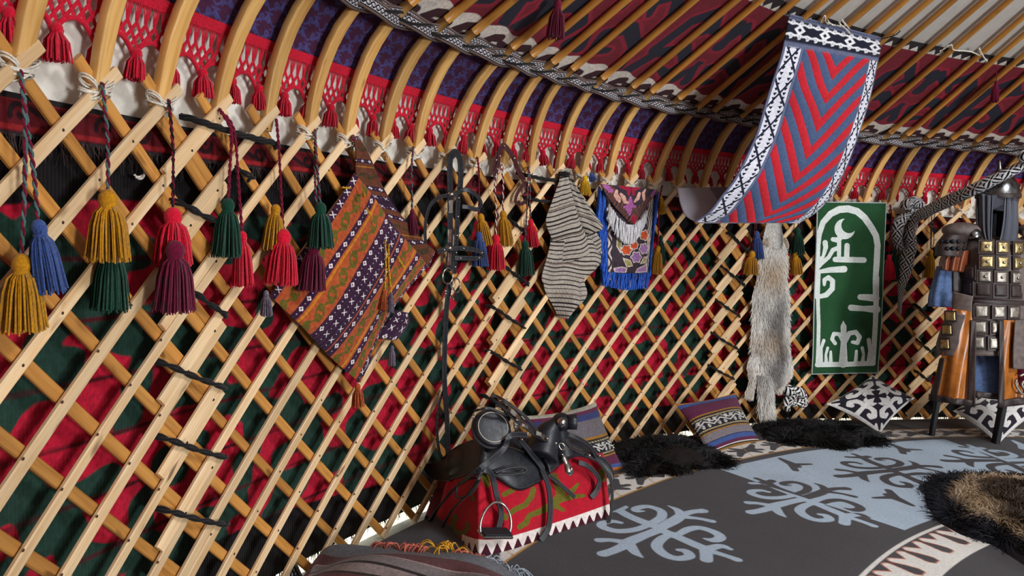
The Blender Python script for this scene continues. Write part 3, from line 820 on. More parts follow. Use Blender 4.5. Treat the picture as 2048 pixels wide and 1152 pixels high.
# ------------------------------------------------------------------ green felt with white applique
P, u, v, X, Y = rails([(1634, 403), (1629, 575), (1622, 749)], [(1773, 405), (1766, 576), (1757, 747)], 150, 330, .045, lambda u, v: .006 * np.sin(v * 9 + u * 2) * v, lin=True)
A = lambda p: conv(p, 1620, 395, 4.517); Bc = lambda p: conv(p, 1600, 380, 2.4)
k = 1 / 4.517; k2 = 1 / 2.4
g = stroke(X, Y, A([(62, 900), (66, 600), (70, 430), (80, 330), (115, 225), (185, 148), (265, 108), (345, 102), (425, 125), (490, 180), (550, 265), (595, 345), (610, 430), (602, 600), (590, 760), (588, 900)]), np.array([18, 19, 21, 24, 26, 29, 32, 32, 31, 30, 29, 28, 27, 27, 24, 22]) * k)
cx_, cy_ = A([(313, 284)])[0]; c2x, c2y = A([(352, 252)])[0]
moon = np.minimum(93 * k - np.hypot(X - cx_, Y - cy_), np.hypot(X - c2x, Y - c2y) - 70 * k)
g = mx(g, moon, stroke(X, Y, A([(275, 360), (250, 385), (205, 378)]), np.array([24, 24, 20]) * k), stroke(X, Y, A([(262, 385), (262, 460), (262, 540)]), 19 * k),
       stroke(X, Y, A([(228, 560), (330, 562), (488, 566)]), np.array([24, 26, 25]) * k), stroke(X, Y, A([(335, 435), (332, 545)]), 24 * k),
       stroke(X, Y, A([(255, 455), (205, 475), (168, 540), (105, 592), (70, 625)]), np.array([20, 20, 18, 20, 22]) * k), stroke(X, Y, A([(134, 408), (140, 450), (118, 530), (92, 560)]), np.array([24, 22, 14, 18]) * k),
       stroke(X, Y, A([(72, 672), (180, 655), (310, 648)]), np.array([16, 25, 30]) * k), stroke(X, Y, A([(72, 900), (150, 880), (203, 825), (207, 755), (168, 722), (132, 745), (130, 788)]), np.array([18, 24, 24, 22, 20, 20, 14]) * k),
       stroke(X, Y, A([(590, 908), (455, 900)]), np.array([34, 26]) * k), stroke(X, Y, A([(595, 1010), (480, 1004), (370, 996)]), np.array([36, 24, 28]) * k))
g = mx(g, stroke(X, Y, Bc([(91, 400), (86, 520), (88, 640), (80, 838)]), np.array([8, 9, 9, 9]) * k2), stroke(X, Y, Bc([(80, 838), (215, 838), (352, 832)]), 12 * k2), stroke(X, Y, Bc([(369, 420), (364, 520), (359, 640), (350, 832)]), np.array([11, 13, 12, 13]) * k2),
       stroke(X, Y, Bc([(207, 832), (207, 720), (207, 655), (206, 628)]), np.array([22, 13, 14, 1]) * k2), stroke(X, Y, Bc([(204, 728), (186, 692), (160, 690), (151, 716), (166, 736)]), 9 * k2),
       stroke(X, Y, Bc([(214, 730), (234, 688), (265, 682), (284, 706), (274, 734), (250, 730)]), np.array([10, 11, 11, 11, 10, 8]) * k2), stroke(X, Y, Bc([(98, 835), (98, 760), (111, 722)]), np.array([10, 7, 8]) * k2),
       stroke(X, Y, Bc([(124, 835), (121, 790), (130, 758)]), np.array([10, 6, 7]) * k2), stroke(X, Y, Bc([(146, 832), (145, 776)]), np.array([10, 6]) * k2), stroke(X, Y, Bc([(330, 832), (335, 770), (328, 720)]), np.array([11, 8, 10]) * k2),
       stroke(X, Y, Bc([(300, 832), (305, 790), (298, 758)]), np.array([10, 7, 8]) * k2), stroke(X, Y, Bc([(268, 832), (270, 774)]), np.array([10, 7]) * k2))
edge = .012 - np.minimum(np.minimum(u, 1 - u), np.minimum(v, 1 - v) * 2.4)
o = sheet('felt_wall_hanging', P, layered('green_felt_applique', C(36, 78, 46), [(0, C(218, 224, 218)), (1, C(176, 184, 186))], soft=.25, amt=.12), None, [g, edge * 150], (u, v), .006)
tag(o, 'tall green felt hanging with white arch, crescent and tree, left of the armour', 'wall hanging')

# ------------------------------------------------------------------ long chevron banner hung from the rafters
Lr = conv([(625, 20), (606, 120), (580, 240), (530, 390), (490, 520), (452, 645), (402, 760), (340, 880), (272, 970), (205, 1055), (130, 1108)], 1340, 20, 2.618)
Rr = conv([(1112, 145), (1096, 225), (1080, 300), (1060, 400), (1035, 500), (990, 640), (940, 780), (890, 890), (830, 990), (760, 1062), (680, 1112)], 1340, 20, 2.618)
bd = lambda u, v: 3.86 + .36 * u + .12 * v * (1 - u) + .10 * np.clip((u - .84) / .16, 0, 1) ** 2 + .012 * np.sin(v * 14 + u * 3) * v - .04 * np.clip((v - .9) / .1, 0, 1) ** 2 * 0
P, u, v, X, Y = rails(Lr, Rr, 190, 420, 0, dist=bd)
BWd, BHt = .56, 1.16
top = .145 - v                                            # the horizontal border
bl, br_ = .205 - u, u - .905
stripe = .0275 - np.abs(fmod(v + .66 * np.abs(u - .575), .111) - .0275)
inner = np.minimum(np.minimum(u - .215, .895 - u), v - .155)
red = np.minimum(stripe * BHt, inner)
# border patterns
ub, vb = u * BWd, v * BHt
q = fmod(ub, .15) - .075; w_ = vb - .084
diam = np.minimum(.034 - np.abs(q) - np.abs(w_) * 1.0, np.abs(q) + np.abs(w_) - .013)
hook = mx(*[stroke(fmod(ub + .0, .05), vb, spiral(.025, yy, .015, .003, a0, 380 * sg, 12), .0042) for yy, a0, sg in ((.046, 270, 1), (.122, 90, -1))])
zig = .006 - np.abs(np.abs(w_) - .028 - .35 * tri(ub, .05))
tw_ = np.minimum(mx(diam, hook, zig), np.minimum(.066 - np.abs(w_), .5))
X1 = fmod(vb, .155) / .155; us = u / .205; ur = (u - .905) / .095
def sidep(us):
    c1 = .055 - np.abs(us - X1); c2 = .055 - np.abs(us - (1 - X1))
    tr_ = np.minimum(.14 - np.abs(fmod(X1 * 6, 1) - .5) * .3, 1)
    tri_ = np.minimum(mx(.15 - np.abs(us - .28) - .5 * fmod(X1 * 7, 1) * .28, .15 - np.abs(us - .72) - .5 * fmod(X1 * 7, 1) * .28), fmod(X1 * 7, 1) - .35)
    ed = np.abs(us - .5) - .40
    return mx(c1, c2, tri_), ed
sp1, se1 = sidep(us); sp2, se2 = sidep(ur)
inl = np.minimum(.205 - u, v - .15); inr = np.minimum(u - .905, v - .15)
white = mx(inl * 4, inr * 4)
blk = mx(np.minimum(inl * 5, sp1), np.minimum(inr * 8, sp2)) 
grey = mx(np.minimum(inl * 5, se1), np.minimum(inr * 8, se2), .012 - np.abs(v - .148), .010 - v, .006 - np.abs(v - .02))
tb = .143 - v
bt = thing('chevron_banner', 'long quilted banner of red and blue chevrons hanging from the rafters', 'banner', P[0, 95])
BM = layered('chevron_banner_cloth', C(70, 88, 122), [(0, C(186, 34, 46)), (1, C(216, 216, 226)), (2, C(30, 32, 52)), (0, C(26, 28, 44), 'pa2'), (1, C(222, 222, 226), 'pa2'), (3, C(96, 102, 128))], soft=.006, amt=.15, weave=[(1, 160, .5)], bst=.3)
mb = MB()
# quilting ridges follow the chevron stripes
Nn = np.cross(np.gradient(P, axis=1), np.gradient(P, axis=0)); Nn /= np.linalg.norm(Nn, axis=-1)[..., None]
if (Nn[200, 90] @ (EYE - P[200, 90])) < 0: Nn = -Nn
ridge = np.clip(np.abs(np.sin((v + .66 * np.abs(u - .575)) / .111 * 2 * math.pi)), 0, 1) ** .5
P = P + Nn * (.008 * ridge * (inner > 0))[..., None]
sheet('banner_cloth', P, BM, bt, [red * 2, white, np.where(white > 0, blk, -1), grey], (ub, vb), .008, extra={'pa2': np.stack([tb, np.minimum(tb, tw_) * 2, tb, tb], -1)})
# lining of the lower end, swung back up towards the wall
L2 = [(1397, 446), (1372, 432), (1360, 405), (1355, 376)]; R2 = [(1600, 446), (1600, 430), (1560, 395), (1520, 374)]
P, u, v, X, Y = rails(L2, R2, 60, 40, 0, dist=lambda u, v: 4.03 + .28 * v + .18 * u - .04 * np.sin(v * 3.1) * (1 - u) + .012 * np.sin(u * 12 + v * 4))
lm = layered('lining_cloth', C(168, 166, 178), [(0, C(120, 120, 138))], soft=.004, amt=.08)
sheet('lining_flap', P, lm, bt, [.12 - np.abs(fmod(u * 60, 1) - .5), u * 0 - 1], (u, v), .004, label='pale grey lining of the turned up end')
for a, b in (((1655, 40), (1668, 52)), ((1678, 44), (1694, 60))):
    rope([PW(*a, .03), PW(a[0] + 3, a[1] + 5, .07), PD(b[0], b[1], 4.05), PD(b[0] + 6, b[1] + 8, 4.06)], .004, 'tie_cord', None, 16, 2, parent=bt, mat=[M['cord_white'], M['cord_white']])
rope([PD(1580, 30, 3.87), PD(1571, 8, 3.85), PW(1560, -5, .02)], .004, 'tie_cord', None, 12, 2, parent=bt)
rope([PD(1764, 78, 4.21), PD(1790, 70, 4.2), PW(1800, 62, .02)], .004, 'tie_cord', None, 12, 2, parent=bt)

# ------------------------------------------------------------------ orange woven bag hanging by one corner
K = lambda p: conv(p, 480, 260, 2.057)
bg_ = thing('woven_bag', 'orange and purple striped woven bag hanging by one corner on the lattice', 'bag', PW(706, 300, .03))
ORG, PUR, YEL, GRN = C(172, 78, 40), C(52, 24, 52), C(190, 120, 28), C(98, 88, 28)
def kilim(uu, vv, W, Hh, squish=1.0):
    """stripes across uu (0..1), repeating ornaments along vv; returns purple, white, green, yellow fields"""
    a, b = uu * W, vv * Hh
    pur = np.full(uu.shape, -9.); wh = pur.copy(); gr = pur.copy(); ye = pur.copy()
    def dots(c, w, kind):
        nonlocal pur, wh
        pur = mx(pur, w - np.abs(a - c * W))
        p = .046 if kind else .040; q = fmod(b, p) - p / 2; d = a - c * W
        if kind == 1: f = mx(.0042 - np.hypot(d - .005, q), .0042 - np.hypot(d + .005, q), .0042 - np.hypot(d, q - .0055), .0042 - np.hypot(d, q + .0055)); f = np.minimum(f, np.hypot(d, q) - .003)
        elif kind == 2: f = np.minimum(  .0024 - np.abs(np.abs(d) - np.abs(q)) , .0085 - np.abs(q))
        else: f = .0042 - np.hypot(d, q * .7)
        wh = mx(wh, f, .0020 - np.hypot(d, np.abs(q) - p / 2))
    def scroll(c, w):
        nonlocal gr
        q = fmod(b, .075); d = a - c * W
        s1 = mx(stroke(d, q, spiral(w * .25, .019, .014, .003, 200, 400, 12), .0038), stroke(d, q, spiral(-w * .25, .056, .014, .003, 20, 400, 12), .0038),
                stroke(d, q, [(w * .5, .0), (0, .037), (-w * .5, .075)], .004), stroke(d, q, [(-w * .5, .0), (-w * .1, .02)], .0038), stroke(d, q, [(w * .5, .075), (w * .1, .055)], .0038))
        gr = mx(gr, np.minimum(s1, w - np.abs(d)))
    dots(.02, .010, 2); scroll(.115, .03); dots(.215, .013, 1); ye = mx(ye, .0045 - np.abs(a - .262 * W)); scroll(.335, .034); dots(.43, .014, 1)
    pur = mx(pur, .036 - np.abs(a - .53 * W)); dots(.495, .012, 2); dots(.565, .012, 2); dots(.64, .014, 1); scroll(.73, .032)
    ye = mx(ye, .0045 - np.abs(a - .80 * W)); dots(.85, .013, 1); scroll(.915, .02); dots(.985, .010, 2)
    return [pur, wh, gr, ye]
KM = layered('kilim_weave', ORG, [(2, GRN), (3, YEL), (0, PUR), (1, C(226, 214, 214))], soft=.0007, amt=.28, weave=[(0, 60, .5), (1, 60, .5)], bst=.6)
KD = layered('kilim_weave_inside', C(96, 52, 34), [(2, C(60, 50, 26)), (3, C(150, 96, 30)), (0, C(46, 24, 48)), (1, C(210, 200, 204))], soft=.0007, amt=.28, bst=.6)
# front: u across the stripes (top left edge to right), v down along the stripes
TLp, TRp, BLp, BRp = K([(470, 178), (768, 560), (128, 682), (482, 1036)])
mid = lambda a, b, t, dx=0, dy=0: (lerp(a[0], b[0], t) + dx, lerp(a[1], b[1], t) + dy)
P, u, v, X, Y = rails([TLp, mid(TLp, BLp, .25, 0, 3), mid(TLp, BLp, .5, -2, 4), mid(TLp, BLp, .75, -2, 4), BLp], [TRp, mid(TRp, BRp, .25, -6, -8), mid(TRp, BRp, .5, -8, -12), mid(TRp, BRp, .75, -4, -8), BRp],
                      230, 240, .045, lambda u, v: .05 * np.sin(np.clip(u, 0, 1) * math.pi) ** .7 * np.sin(np.clip(v, 0, 1) * math.pi) ** .6 + .006 * np.sin(u * 9 + v * 5))
sheet('front_panel', P, KM, bg_, kilim(u, v, .50, .52), (u * .5, v * .5), .006)
# back: brownish inside showing above the front edge
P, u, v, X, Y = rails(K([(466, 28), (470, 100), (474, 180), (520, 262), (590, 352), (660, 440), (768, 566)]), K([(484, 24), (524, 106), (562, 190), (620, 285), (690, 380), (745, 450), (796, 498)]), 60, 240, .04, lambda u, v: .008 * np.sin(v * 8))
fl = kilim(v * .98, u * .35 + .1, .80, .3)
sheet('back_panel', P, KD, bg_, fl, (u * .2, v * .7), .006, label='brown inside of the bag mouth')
P, u, v, X, Y = rails(K([(640, 742), (608, 790), (566, 850), (536, 910), (482, 1036)]), K([(690, 752), (690, 800), (640, 862), (590, 850), (486, 1036)]), 40, 60, .04, lambda u, v: .01 * np.sin(u * 3))
sheet('side_panel', P, KM, bg_, kilim(v * .5 + .4, u * .3, .4, .3), (u * .2, v * .3), .006)
mb = MB(); s_ = mpp(700, 500)
mb.tube([PW(706, 268, -.01), PW(706, 274, .03), PW(707, 280, .045)], .006, 6)
mb.build('hanging_loop', M['cord_maroon'], parent=bg_)
for (tp, bt_, hw, m_) in ((((108, 668)), (108, 768), 20, 'grey'), ((626, 892), (624, 972), 17, 'grey'), ((592, 660), (588, 742), 18, 'rust'), ((622, 672), (620, 752), 14, 'grey'), ((484, 1052), (486, 1140), 26, 'rust'), ((505, 250), (512, 278), 5, 'yel')):
    a, b = K([tp, bt_]); mb = MB(); A0 = PW(*a, .10); B0 = PW(*b, .10)
    strand_tassel(mb, A0, B0 - A0, np.linalg.norm(B0 - A0), hw / 2.057 * s_ * .4, hw / 2.057 * s_, 60, .0022)
    mk = {'grey': 'grey_violet', 'rust': 'rust', 'yel': 'mustard'}[m_]
    if mk not in M: M[mk] = cloth(mk + '_yarn', {'grey_violet': C(110, 96, 112), 'rust': C(168, 74, 30)}[mk], .5, 140)
    mb.build('corner_tassel', M[mk], parent=bg_)
for path in ([(598, 452), (600, 560), (596, 660)], [(612, 470), (612, 560), (622, 668)], [(520, 320), (545, 362)], [(648, 520), (676, 566)], [(420, 236), (455, 238)]):
    rope([PW(*q, .10) for q in K(path)], .0035, 'yarn_tie', None, 24, 2, parent=bg_, mat=[M['yellow'], M['mustard']])

# ------------------------------------------------------------------ grey striped sack
Sx = lambda p: conv(p, 1060, 320, 3.6)
sk = thing('striped_sack', 'grey sack with thin black stripes bunched on the lattice', 'sack', PW(1128, 345, .03))
SKM = layered('striped_sack_cloth', C(172, 162, 150), [(0, C(34, 27, 28)), (1, C(120, 104, 94))], soft=.0012, amt=.2, weave=[(0, 120, .4)], bst=.4)
def stripes(sv):
    """sv metres across the stripes: thin irregular black lines"""
    p = .0235; k = np.floor(sv / p); j = np.sin(k * 12.9898) * 43758.5453; j = j - np.floor(j)
    w = .0020 + .0026 * j
    s = w - np.abs(fmod(sv, p) - p / 2 - (j - .5) * .006)
    b = .004 - np.abs(fmod(sv + .05, .16) - .08)
    return [s, b]
def sackpart(name, L, R, nu, nv, off, bul, skew, lab=None):
    P, u, v, X, Y = rails(Sx(L), Sx(R), nu, nv, off, bul)
    s = mpp(1130, 480)
    # stripes run from upper right to lower left across the sack
    sv = (Y - 340 - skew * (X - 1128)) * s + .004 * np.sin(X * .13)
    return sheet(name, P, SKM, sk, stripes(sv), (u * .2, v * .3), .004, lab)
sackpart('lower_body', [(150, 545), (118, 640), (66, 830), (95, 900), (130, 960), (188, 1060), (208, 1134)], [(420, 560), (470, 640), (530, 690), (535, 745), (402, 846), (396, 985), (224, 1132)], 90, 150, .035, lambda u, v: .05 * np.sin(u * math.pi) + .02 * np.sin(u * 8 + v * 6), .10)
sackpart('pocket_lining', [(392, 530), (420, 590), (445, 640)], [(466, 500), (520, 600), (545, 690)], 30, 40, .05, lambda u, v: .0 * u, -.6, 'shaded inside of the sack mouth')
sackpart('upper_fold', [(216, 70), (206, 150), (160, 280), (110, 440), (150, 560), (214, 745)], [(262, 70), (275, 160), (300, 260), (352, 430), (400, 540), (442, 640)], 90, 170, .05, lambda u, v: .055 * np.sin(np.clip(u, 0, 1) * math.pi) ** .8 * (.3 + .7 * v) + .006 * np.sin(u * 14 + v * 3) * (1 - v), -.32)
sackpart('side_fold', [(262, 70), (275, 160), (300, 260), (352, 430), (380, 490), (402, 536)], [(288, 80), (318, 190), (395, 290), (450, 370), (490, 430), (517, 466)], 60, 120, .055, lambda u, v: .05 * np.sin(np.clip(u, 0, 1) * math.pi) * (.3 + .7 * v) + .005 * np.sin(u * 16), .62)
mb = MB(); th = np.linspace(0, 2 * math.pi, 15)[:-1]; c0 = PW(1128, 352, .055)
i0 = HIT(1128, 352)[0]
for q in range(3): mb.tube(c0 + np.cos(th)[:, None] * tng(i0) * .030 + np.sin(th)[:, None] * nrm(i0) * .026 + np.array([0, 0, .008 * q]), .0045, 5, closed=True)
mb.build('neck_cord', M['cord_black'], parent=sk)

# ------------------------------------------------------------------ blue bag with embroidered flap and fringes
Bx = lambda p: conv(p, 1180, 340, 4.608)
bb = thing('fringed_bag', 'small blue bag with embroidered flap and long blue and white fringes', 'bag', PW(1255, 368, .03))
s_ = mpp(1260, 450)
P, u, v, X, Y = rails(Bx([(150, 140), (152, 500), (165, 940)]), Bx([(585, 185), (560, 560), (528, 948)]), 130, 200, .04, lambda u, v: .03 * np.sin(u * math.pi) ** .6, lin=True)
xx, yy = (X - 1180) * 4.608, (Y - 340) * 4.608
petal = lambda cx, cy, r, n, ph=0: r * (1 + .13 * np.cos(n * np.arctan2(yy - cy, xx - cx) + ph)) - np.hypot(xx - cx, yy - cy)
rf = mx(petal(297, 735, 44, 6), petal(470, 600, 44, 5), petal(365, 690, 38, 7, 1))
pf = mx(petal(388, 800, 48, 6), petal(465, 722, 46, 6, 1), poly(xx, yy, [(200, 905), (260, 890), (300, 905), (290, 940), (210, 940)]), poly(xx, yy, [(380, 940), (400, 905), (470, 880), (500, 860), (500, 935)]))
gf = mx(poly(xx, yy, [(225, 580), (255, 640), (250, 760), (220, 700)]), poly(xx, yy, [(505, 600), (535, 620), (530, 760), (510, 720)]), poly(xx, yy, [(270, 810), (330, 830), (350, 880), (300, 890)]), poly(xx, yy, [(430, 860), (470, 800), (500, 800), (490, 850)]))
allf = mx(rf, pf, gf); ol = 5 - np.abs(allf)
bord = 26 - np.minimum(xx - 160, 530 - xx)
wav = np.minimum(bord, 6 - np.abs(fmod(xx + 12 * np.sin(yy * .035), 24) - 12))
EM = layered('embroidered_cloth', C(66, 54, 62), [(0, C(206, 84, 44)), (1, C(166, 120, 176)), (2, C(168, 158, 86)), (3, C(212, 196, 186))], soft=.4, amt=.3, bst=.6, weave=[(0, 60, .3)])
E2 = layered('embroidered_flap', C(58, 46, 56), [(0, C(118, 72, 58)), (1, C(164, 92, 150)), (2, C(214, 164, 146)), (3, C(160, 28, 56))], soft=.4, amt=.3, bst=.6)
sheet('bag_body', P, EM, bb, [np.maximum(rf, wav * 0 - 9), pf, gf, mx(ol, np.where(bord > 0, wav, -9)) ], (u * .3, v * .5), .006)
P, u, v, X, Y = rails(Bx([(95, 128), (150, 235), (235, 350), (320, 440), (375, 498)]), Bx([(612, 180), (570, 262), (510, 350), (455, 430), (400, 498)]), 130, 120, .078, lambda u, v: .018 * np.sin(u * math.pi), lin=True)
xx, yy = (X - 1180) * 4.608, (Y - 340) * 4.608
gold = mx(stroke(xx, yy, [(225, 190), (222, 230), (245, 265), (255, 290)], [12, 18, 20, 10]), stroke(xx, yy, [(262, 220), (285, 250), (300, 295), (325, 300)], [10, 18, 14, 8]), stroke(xx, yy, [(490, 180), (470, 215), (480, 270)], [8, 16, 14]), stroke(xx, yy, [(430, 215), (415, 260), (385, 290)], [14, 18, 10]))
redd = mx(stroke(xx, yy, [(260, 150), (330, 175), (330, 225)], [16, 20, 10]), stroke(xx, yy, [(440, 150), (375, 175), (375, 230)], [16, 20, 10]), stroke(xx, yy, [(385, 440), (395, 480)], [26, 18]))
pnk = mx(stroke(xx, yy, [(345, 250), (345, 320)], [10, 30]), stroke(xx, yy, [(300, 340), (390, 335)], 12), stroke(xx, yy, [(335, 350), (345, 410)], [30, 8]), stroke(xx, yy, [(130, 140), (180, 190)], 20), stroke(xx, yy, [(570, 230), (600, 190)], 20))
eL = 46 - np.minimum((xx - 110) * .66 - (yy - 130) * .75 + 8, 99) ; eR = 46 - ((590 - xx) * .66 - (yy - 190) * .75 + 40)
brd = np.minimum(mx(eL, eR), 1e3); wv2 = np.minimum(brd, 6 - np.abs(fmod(xx * .7 + yy * .6 + 10 * np.sin(yy * .05), 22) - 11))
sheet('bag_flap', P, E2, bb, [wv2, pnk, np.minimum(mx(gold, -9), 99), redd], (u * .3, v * .3), .006)
def fringe(name, top, length, n, mat, off, width=.0022, jit=.12, parent=bb):
    """strands hanging from a px polyline, lengths in px"""
    mb = MB(); tp = np.array(top, float); t = np.sort(RN.uniform(0, 1, n)); L = len(tp) - 1
    Ln = np.interp(t, np.linspace(0, 1, len(length)), length)
    for tt, ln in zip(t, Ln):
        x = np.interp(tt * L, range(L + 1), tp[:, 0]); y = np.interp(tt * L, range(L + 1), tp[:, 1])
        i, z = HIT(x, y, off); l = ln * s_ * RN.uniform(.92, 1.02)
        zz = z - l * np.linspace(0, 1, 5); ii = i - .018 * np.linspace(0, 1, 5) + RN.normal(0, .012) * np.linspace(0, 1, 5) ** 2
        mb.tube(WP(ii, zz, off + RN.uniform(-.004, .006) + .006 * np.sin(np.linspace(0, 3, 5) + RN.uniform(0, 6))), width, 3, caps=False)
    mb.build(name, mat, parent=parent)
M['blue_silk'] = cloth('blue_silk_fringe', C(34, 92, 196), .25, 200, .6, 300, .2, .1, 0, .4)
M['white_silk'] = cloth('white_silk_fringe', C(222, 220, 222), .12, 200, .6)
fringe('side_fringe', Bx([(84, 150), (100, 300), (115, 480), (125, 700), (130, 880)]), [60, 60, 50, 45, 40], 170, M['blue_silk'], .045)
fringe('side_fringe', Bx([(622, 200), (600, 300), (582, 500), (566, 700), (548, 880)]), [60, 60, 50, 45, 40], 170, M['blue_silk'], .045)
fringe('side_fringe', Bx([(120, 150), (135, 300), (145, 480), (150, 700), (155, 880)]), [60, 60, 50, 45, 40], 150, M['blue_silk'], .05)
fringe('bottom_fringe', Bx([(125, 935), (330, 952), (535, 945)]), [28, 34, 32], 170, M['blue_silk'], .065)
fringe('flap_fringe', Bx([(175, 330), (250, 430), (330, 500), (400, 505), (460, 455), (520, 370)]), [26, 36, 38, 38, 34, 26], 280, M['white_silk'], .095)

# ------------------------------------------------------------------ black bridle with a long rein
Rx = lambda p: conv(p, 840, 290, 3.493)
bd_ = thing('bridle', 'black leather bridle with steel fittings and a long hanging rein', 'bridle', PW(905, 310, .03))
M['strap'] = [M['leather'], M['leather_edge'], M['stitch'], M['steel']]
def strap(path, w, off, parent, name='strap', n=40, px=True, th=.0045, up=None, studs=0, stitch=True, matl=None, close=False):
    """leather strap along a path; w metres wide"""
    if px:
        offs = off if hasattr(off, '__len__') else [off] * len(path)
        H = np.array([HIT(x, y, o) for (x, y), o in zip(path, offs)])
        Q = smoothpts(np.column_stack([H, offs]), n); P = WP(Q[:, 0], Q[:, 1], Q[:, 2]); N = nrm(Q[:, 0])
    else:
        P = smoothpts(path, n); N = up if up is not None else np.array([0, 0, 1.])
    mb = MB(); mb.lath(P, N, w, th, 0, .3)
    T = np.gradient(P, axis=0); T /= np.linalg.norm(T, axis=1)[:, None]
    Nn = np.broadcast_to(N, P.shape); Nn = Nn - T * (Nn * T).sum(1)[:, None]; Nn = Nn / np.linalg.norm(Nn, axis=1)[:, None]
    S = np.cross(Nn, T)
    if stitch:
        for sg in (-1, 1):
            for k in range(0, n - 1, 2 if n < 60 else 3):
                a, b = P[k], P[k + 1] if n < 60 else P[k + 2]
                o1, o2 = S[k] * sg * w * .36 + Nn[k] * th * .55, S[k + 1] * sg * w * .36 + Nn[k + 1] * th * .55
                mb.tube(np.array([a + o1, b + o2]), .0007, 4, 2)
    for k in range(studs):
        j = int((k + .5) / studs * (n - 1)); mb.ball(P[j] + Nn[j] * th * .6, (.0065, .0065, .005), 8, 3)
    return mb.build(name, matl or M['strap'], parent=parent)
strap(Rx([(212, 360), (208, 200), (215, 90), (245, 55), (275, 90), (285, 200), (278, 330)]), 0.036, [.055, .055, .05, .045, .045, .05, .05], bd_, 'crown_strap', 60)
strap(Rx([(212, 340), (210, 480), (212, 640), (205, 760), (205, 880)]), .037, .06, bd_, 'cheek_strap')
strap(Rx([(268, 320), (262, 480), (255, 640), (246, 780), (238, 900)]), .031, .05, bd_, 'cheek_strap', studs=5)
strap(Rx([(245, 350), (150, 360), (80, 410), (45, 500), (35, 600), (40, 690)]), .018, [.06, .06, .055, .05, .045, .04], bd_, 'throat_strap', 50)
strap(Rx([(245, 345), (300, 315), (350, 320), (400, 360), (428, 410), (400, 450), (340, 435), (295, 430)]), .020, [.06, .08, .095, .10, .09, .08, .07, .055], bd_, 'brow_strap', 60)
strap(Rx([(120, 745), (200, 725), (300, 722), (400, 738), (445, 770), (400, 790), (300, 790), (240, 790)]), .022, [.05, .065, .085, .10, .10, .085, .07, .055], bd_, 'nose_strap', 60, studs=5)
strap(Rx([(205, 960), (195, 1050), (185, 1150)]) + [(890, 680), (889, 760), (894, 840), (896, 912)], .033, [.06, .06, .055, .05, .055, .08, .10], bd_, 'rein', 90)
strap([(893, 770), (880, 800), (874, 850), (878, 900), (889, 928)], .016, [.05, .055, .07, .09, .10], bd_, 'rein', 40)
mb = MB()
def ring(mb, c, r, ax, rad=.004, mat=0, seg=28):
    M_ = frame(np.cross(ax, (0, 0, 1.)) if abs(ax[2]) < .9 else (1, 0, 0), ax, c); th = np.linspace(0, 2 * math.pi, seg + 1)[:-1]
    mb.tube(M_[:3, 3] + np.cos(th)[:, None] * M_[:3, 0] * r + np.sin(th)[:, None] * M_[:3, 1] * r, rad, 6, mat, closed=True)
bn = nrm(HIT(900, 500)[0]); sb = mpp(900, 500)
ring(mb, PW(*Rx([(195, 915)])[0], .07), 54 / 3.493 * sb, bn, .0035); ring(mb, PW(*Rx([(255, 980)])[0], .055), 50 / 3.493 * sb, bn + np.array([.3, 0, .2]), .003)
for q in ((214, 345), (202, 720)): mb.ball(PW(*Rx([q])[0], .066), (.017, .017, .012), 12)
for a, b, w in (((214, 385), (214, 475), .026), ((208, 590), (205, 680), .024), ((206, 755), (203, 840), .022)):
    A0, B0 = PW(*Rx([a])[0], .064), PW(*Rx([b])[0], .064); mb.lath(np.array([A0, B0]), bn, w, .006, 0, .3)
mb.tube(smoothpts([PW(*Rx([q])[0], .07) for q in ((205, 970), (222, 1010), (218, 1050), (232, 1075))], 16), .004, 6)
mb.ball(PW(*Rx([(178, 1020)])[0], .066), .006, 8); mb.ball(PW(*Rx([(178, 1040)])[0], .066), .006, 8)
mb.build('steel_fittings', M['steel'], parent=bd_, label='steel rings, plates and studs')

# ------------------------------------------------------------------ small maroon halter with dark buckles
Hx = lambda p: conv(p, 820, 280, 3.84)
hl = thing('halter', 'small maroon leather halter with a metal stud over the lattice head', 'halter', PW(1005, 300, .03))
ML = [M['brown_leather'], M['brown_leather'], M['stitch'], M['steel']]
strap(Hx([(640, 240), (660, 150), (690, 80), (720, 45), (760, 85), (800, 150), (830, 230), (880, 320), (900, 400)]), .030, [.05, .05, .05, .055, .06, .06, .055, .05, .05], hl, 'crown_strap', 60, studs=4, matl=ML)
strap(Hx([(690, 70), (680, 180), (650, 260), (655, 300)]), .022, .055, hl, 'strap', studs=3, matl=ML)
strap(Hx([(880, 330), (830, 400), (810, 470), (850, 490), (890, 470)]), .02, .05, hl, 'strap', matl=ML)
mb = MB(); ring(mb, PW(*Hx([(850, 455)])[0], .055), .016, bn, .003); mb.ball(PW(*Hx([(800, 140)])[0], .068), .007, 8); mb.build('buckle', M['steel'], parent=hl)

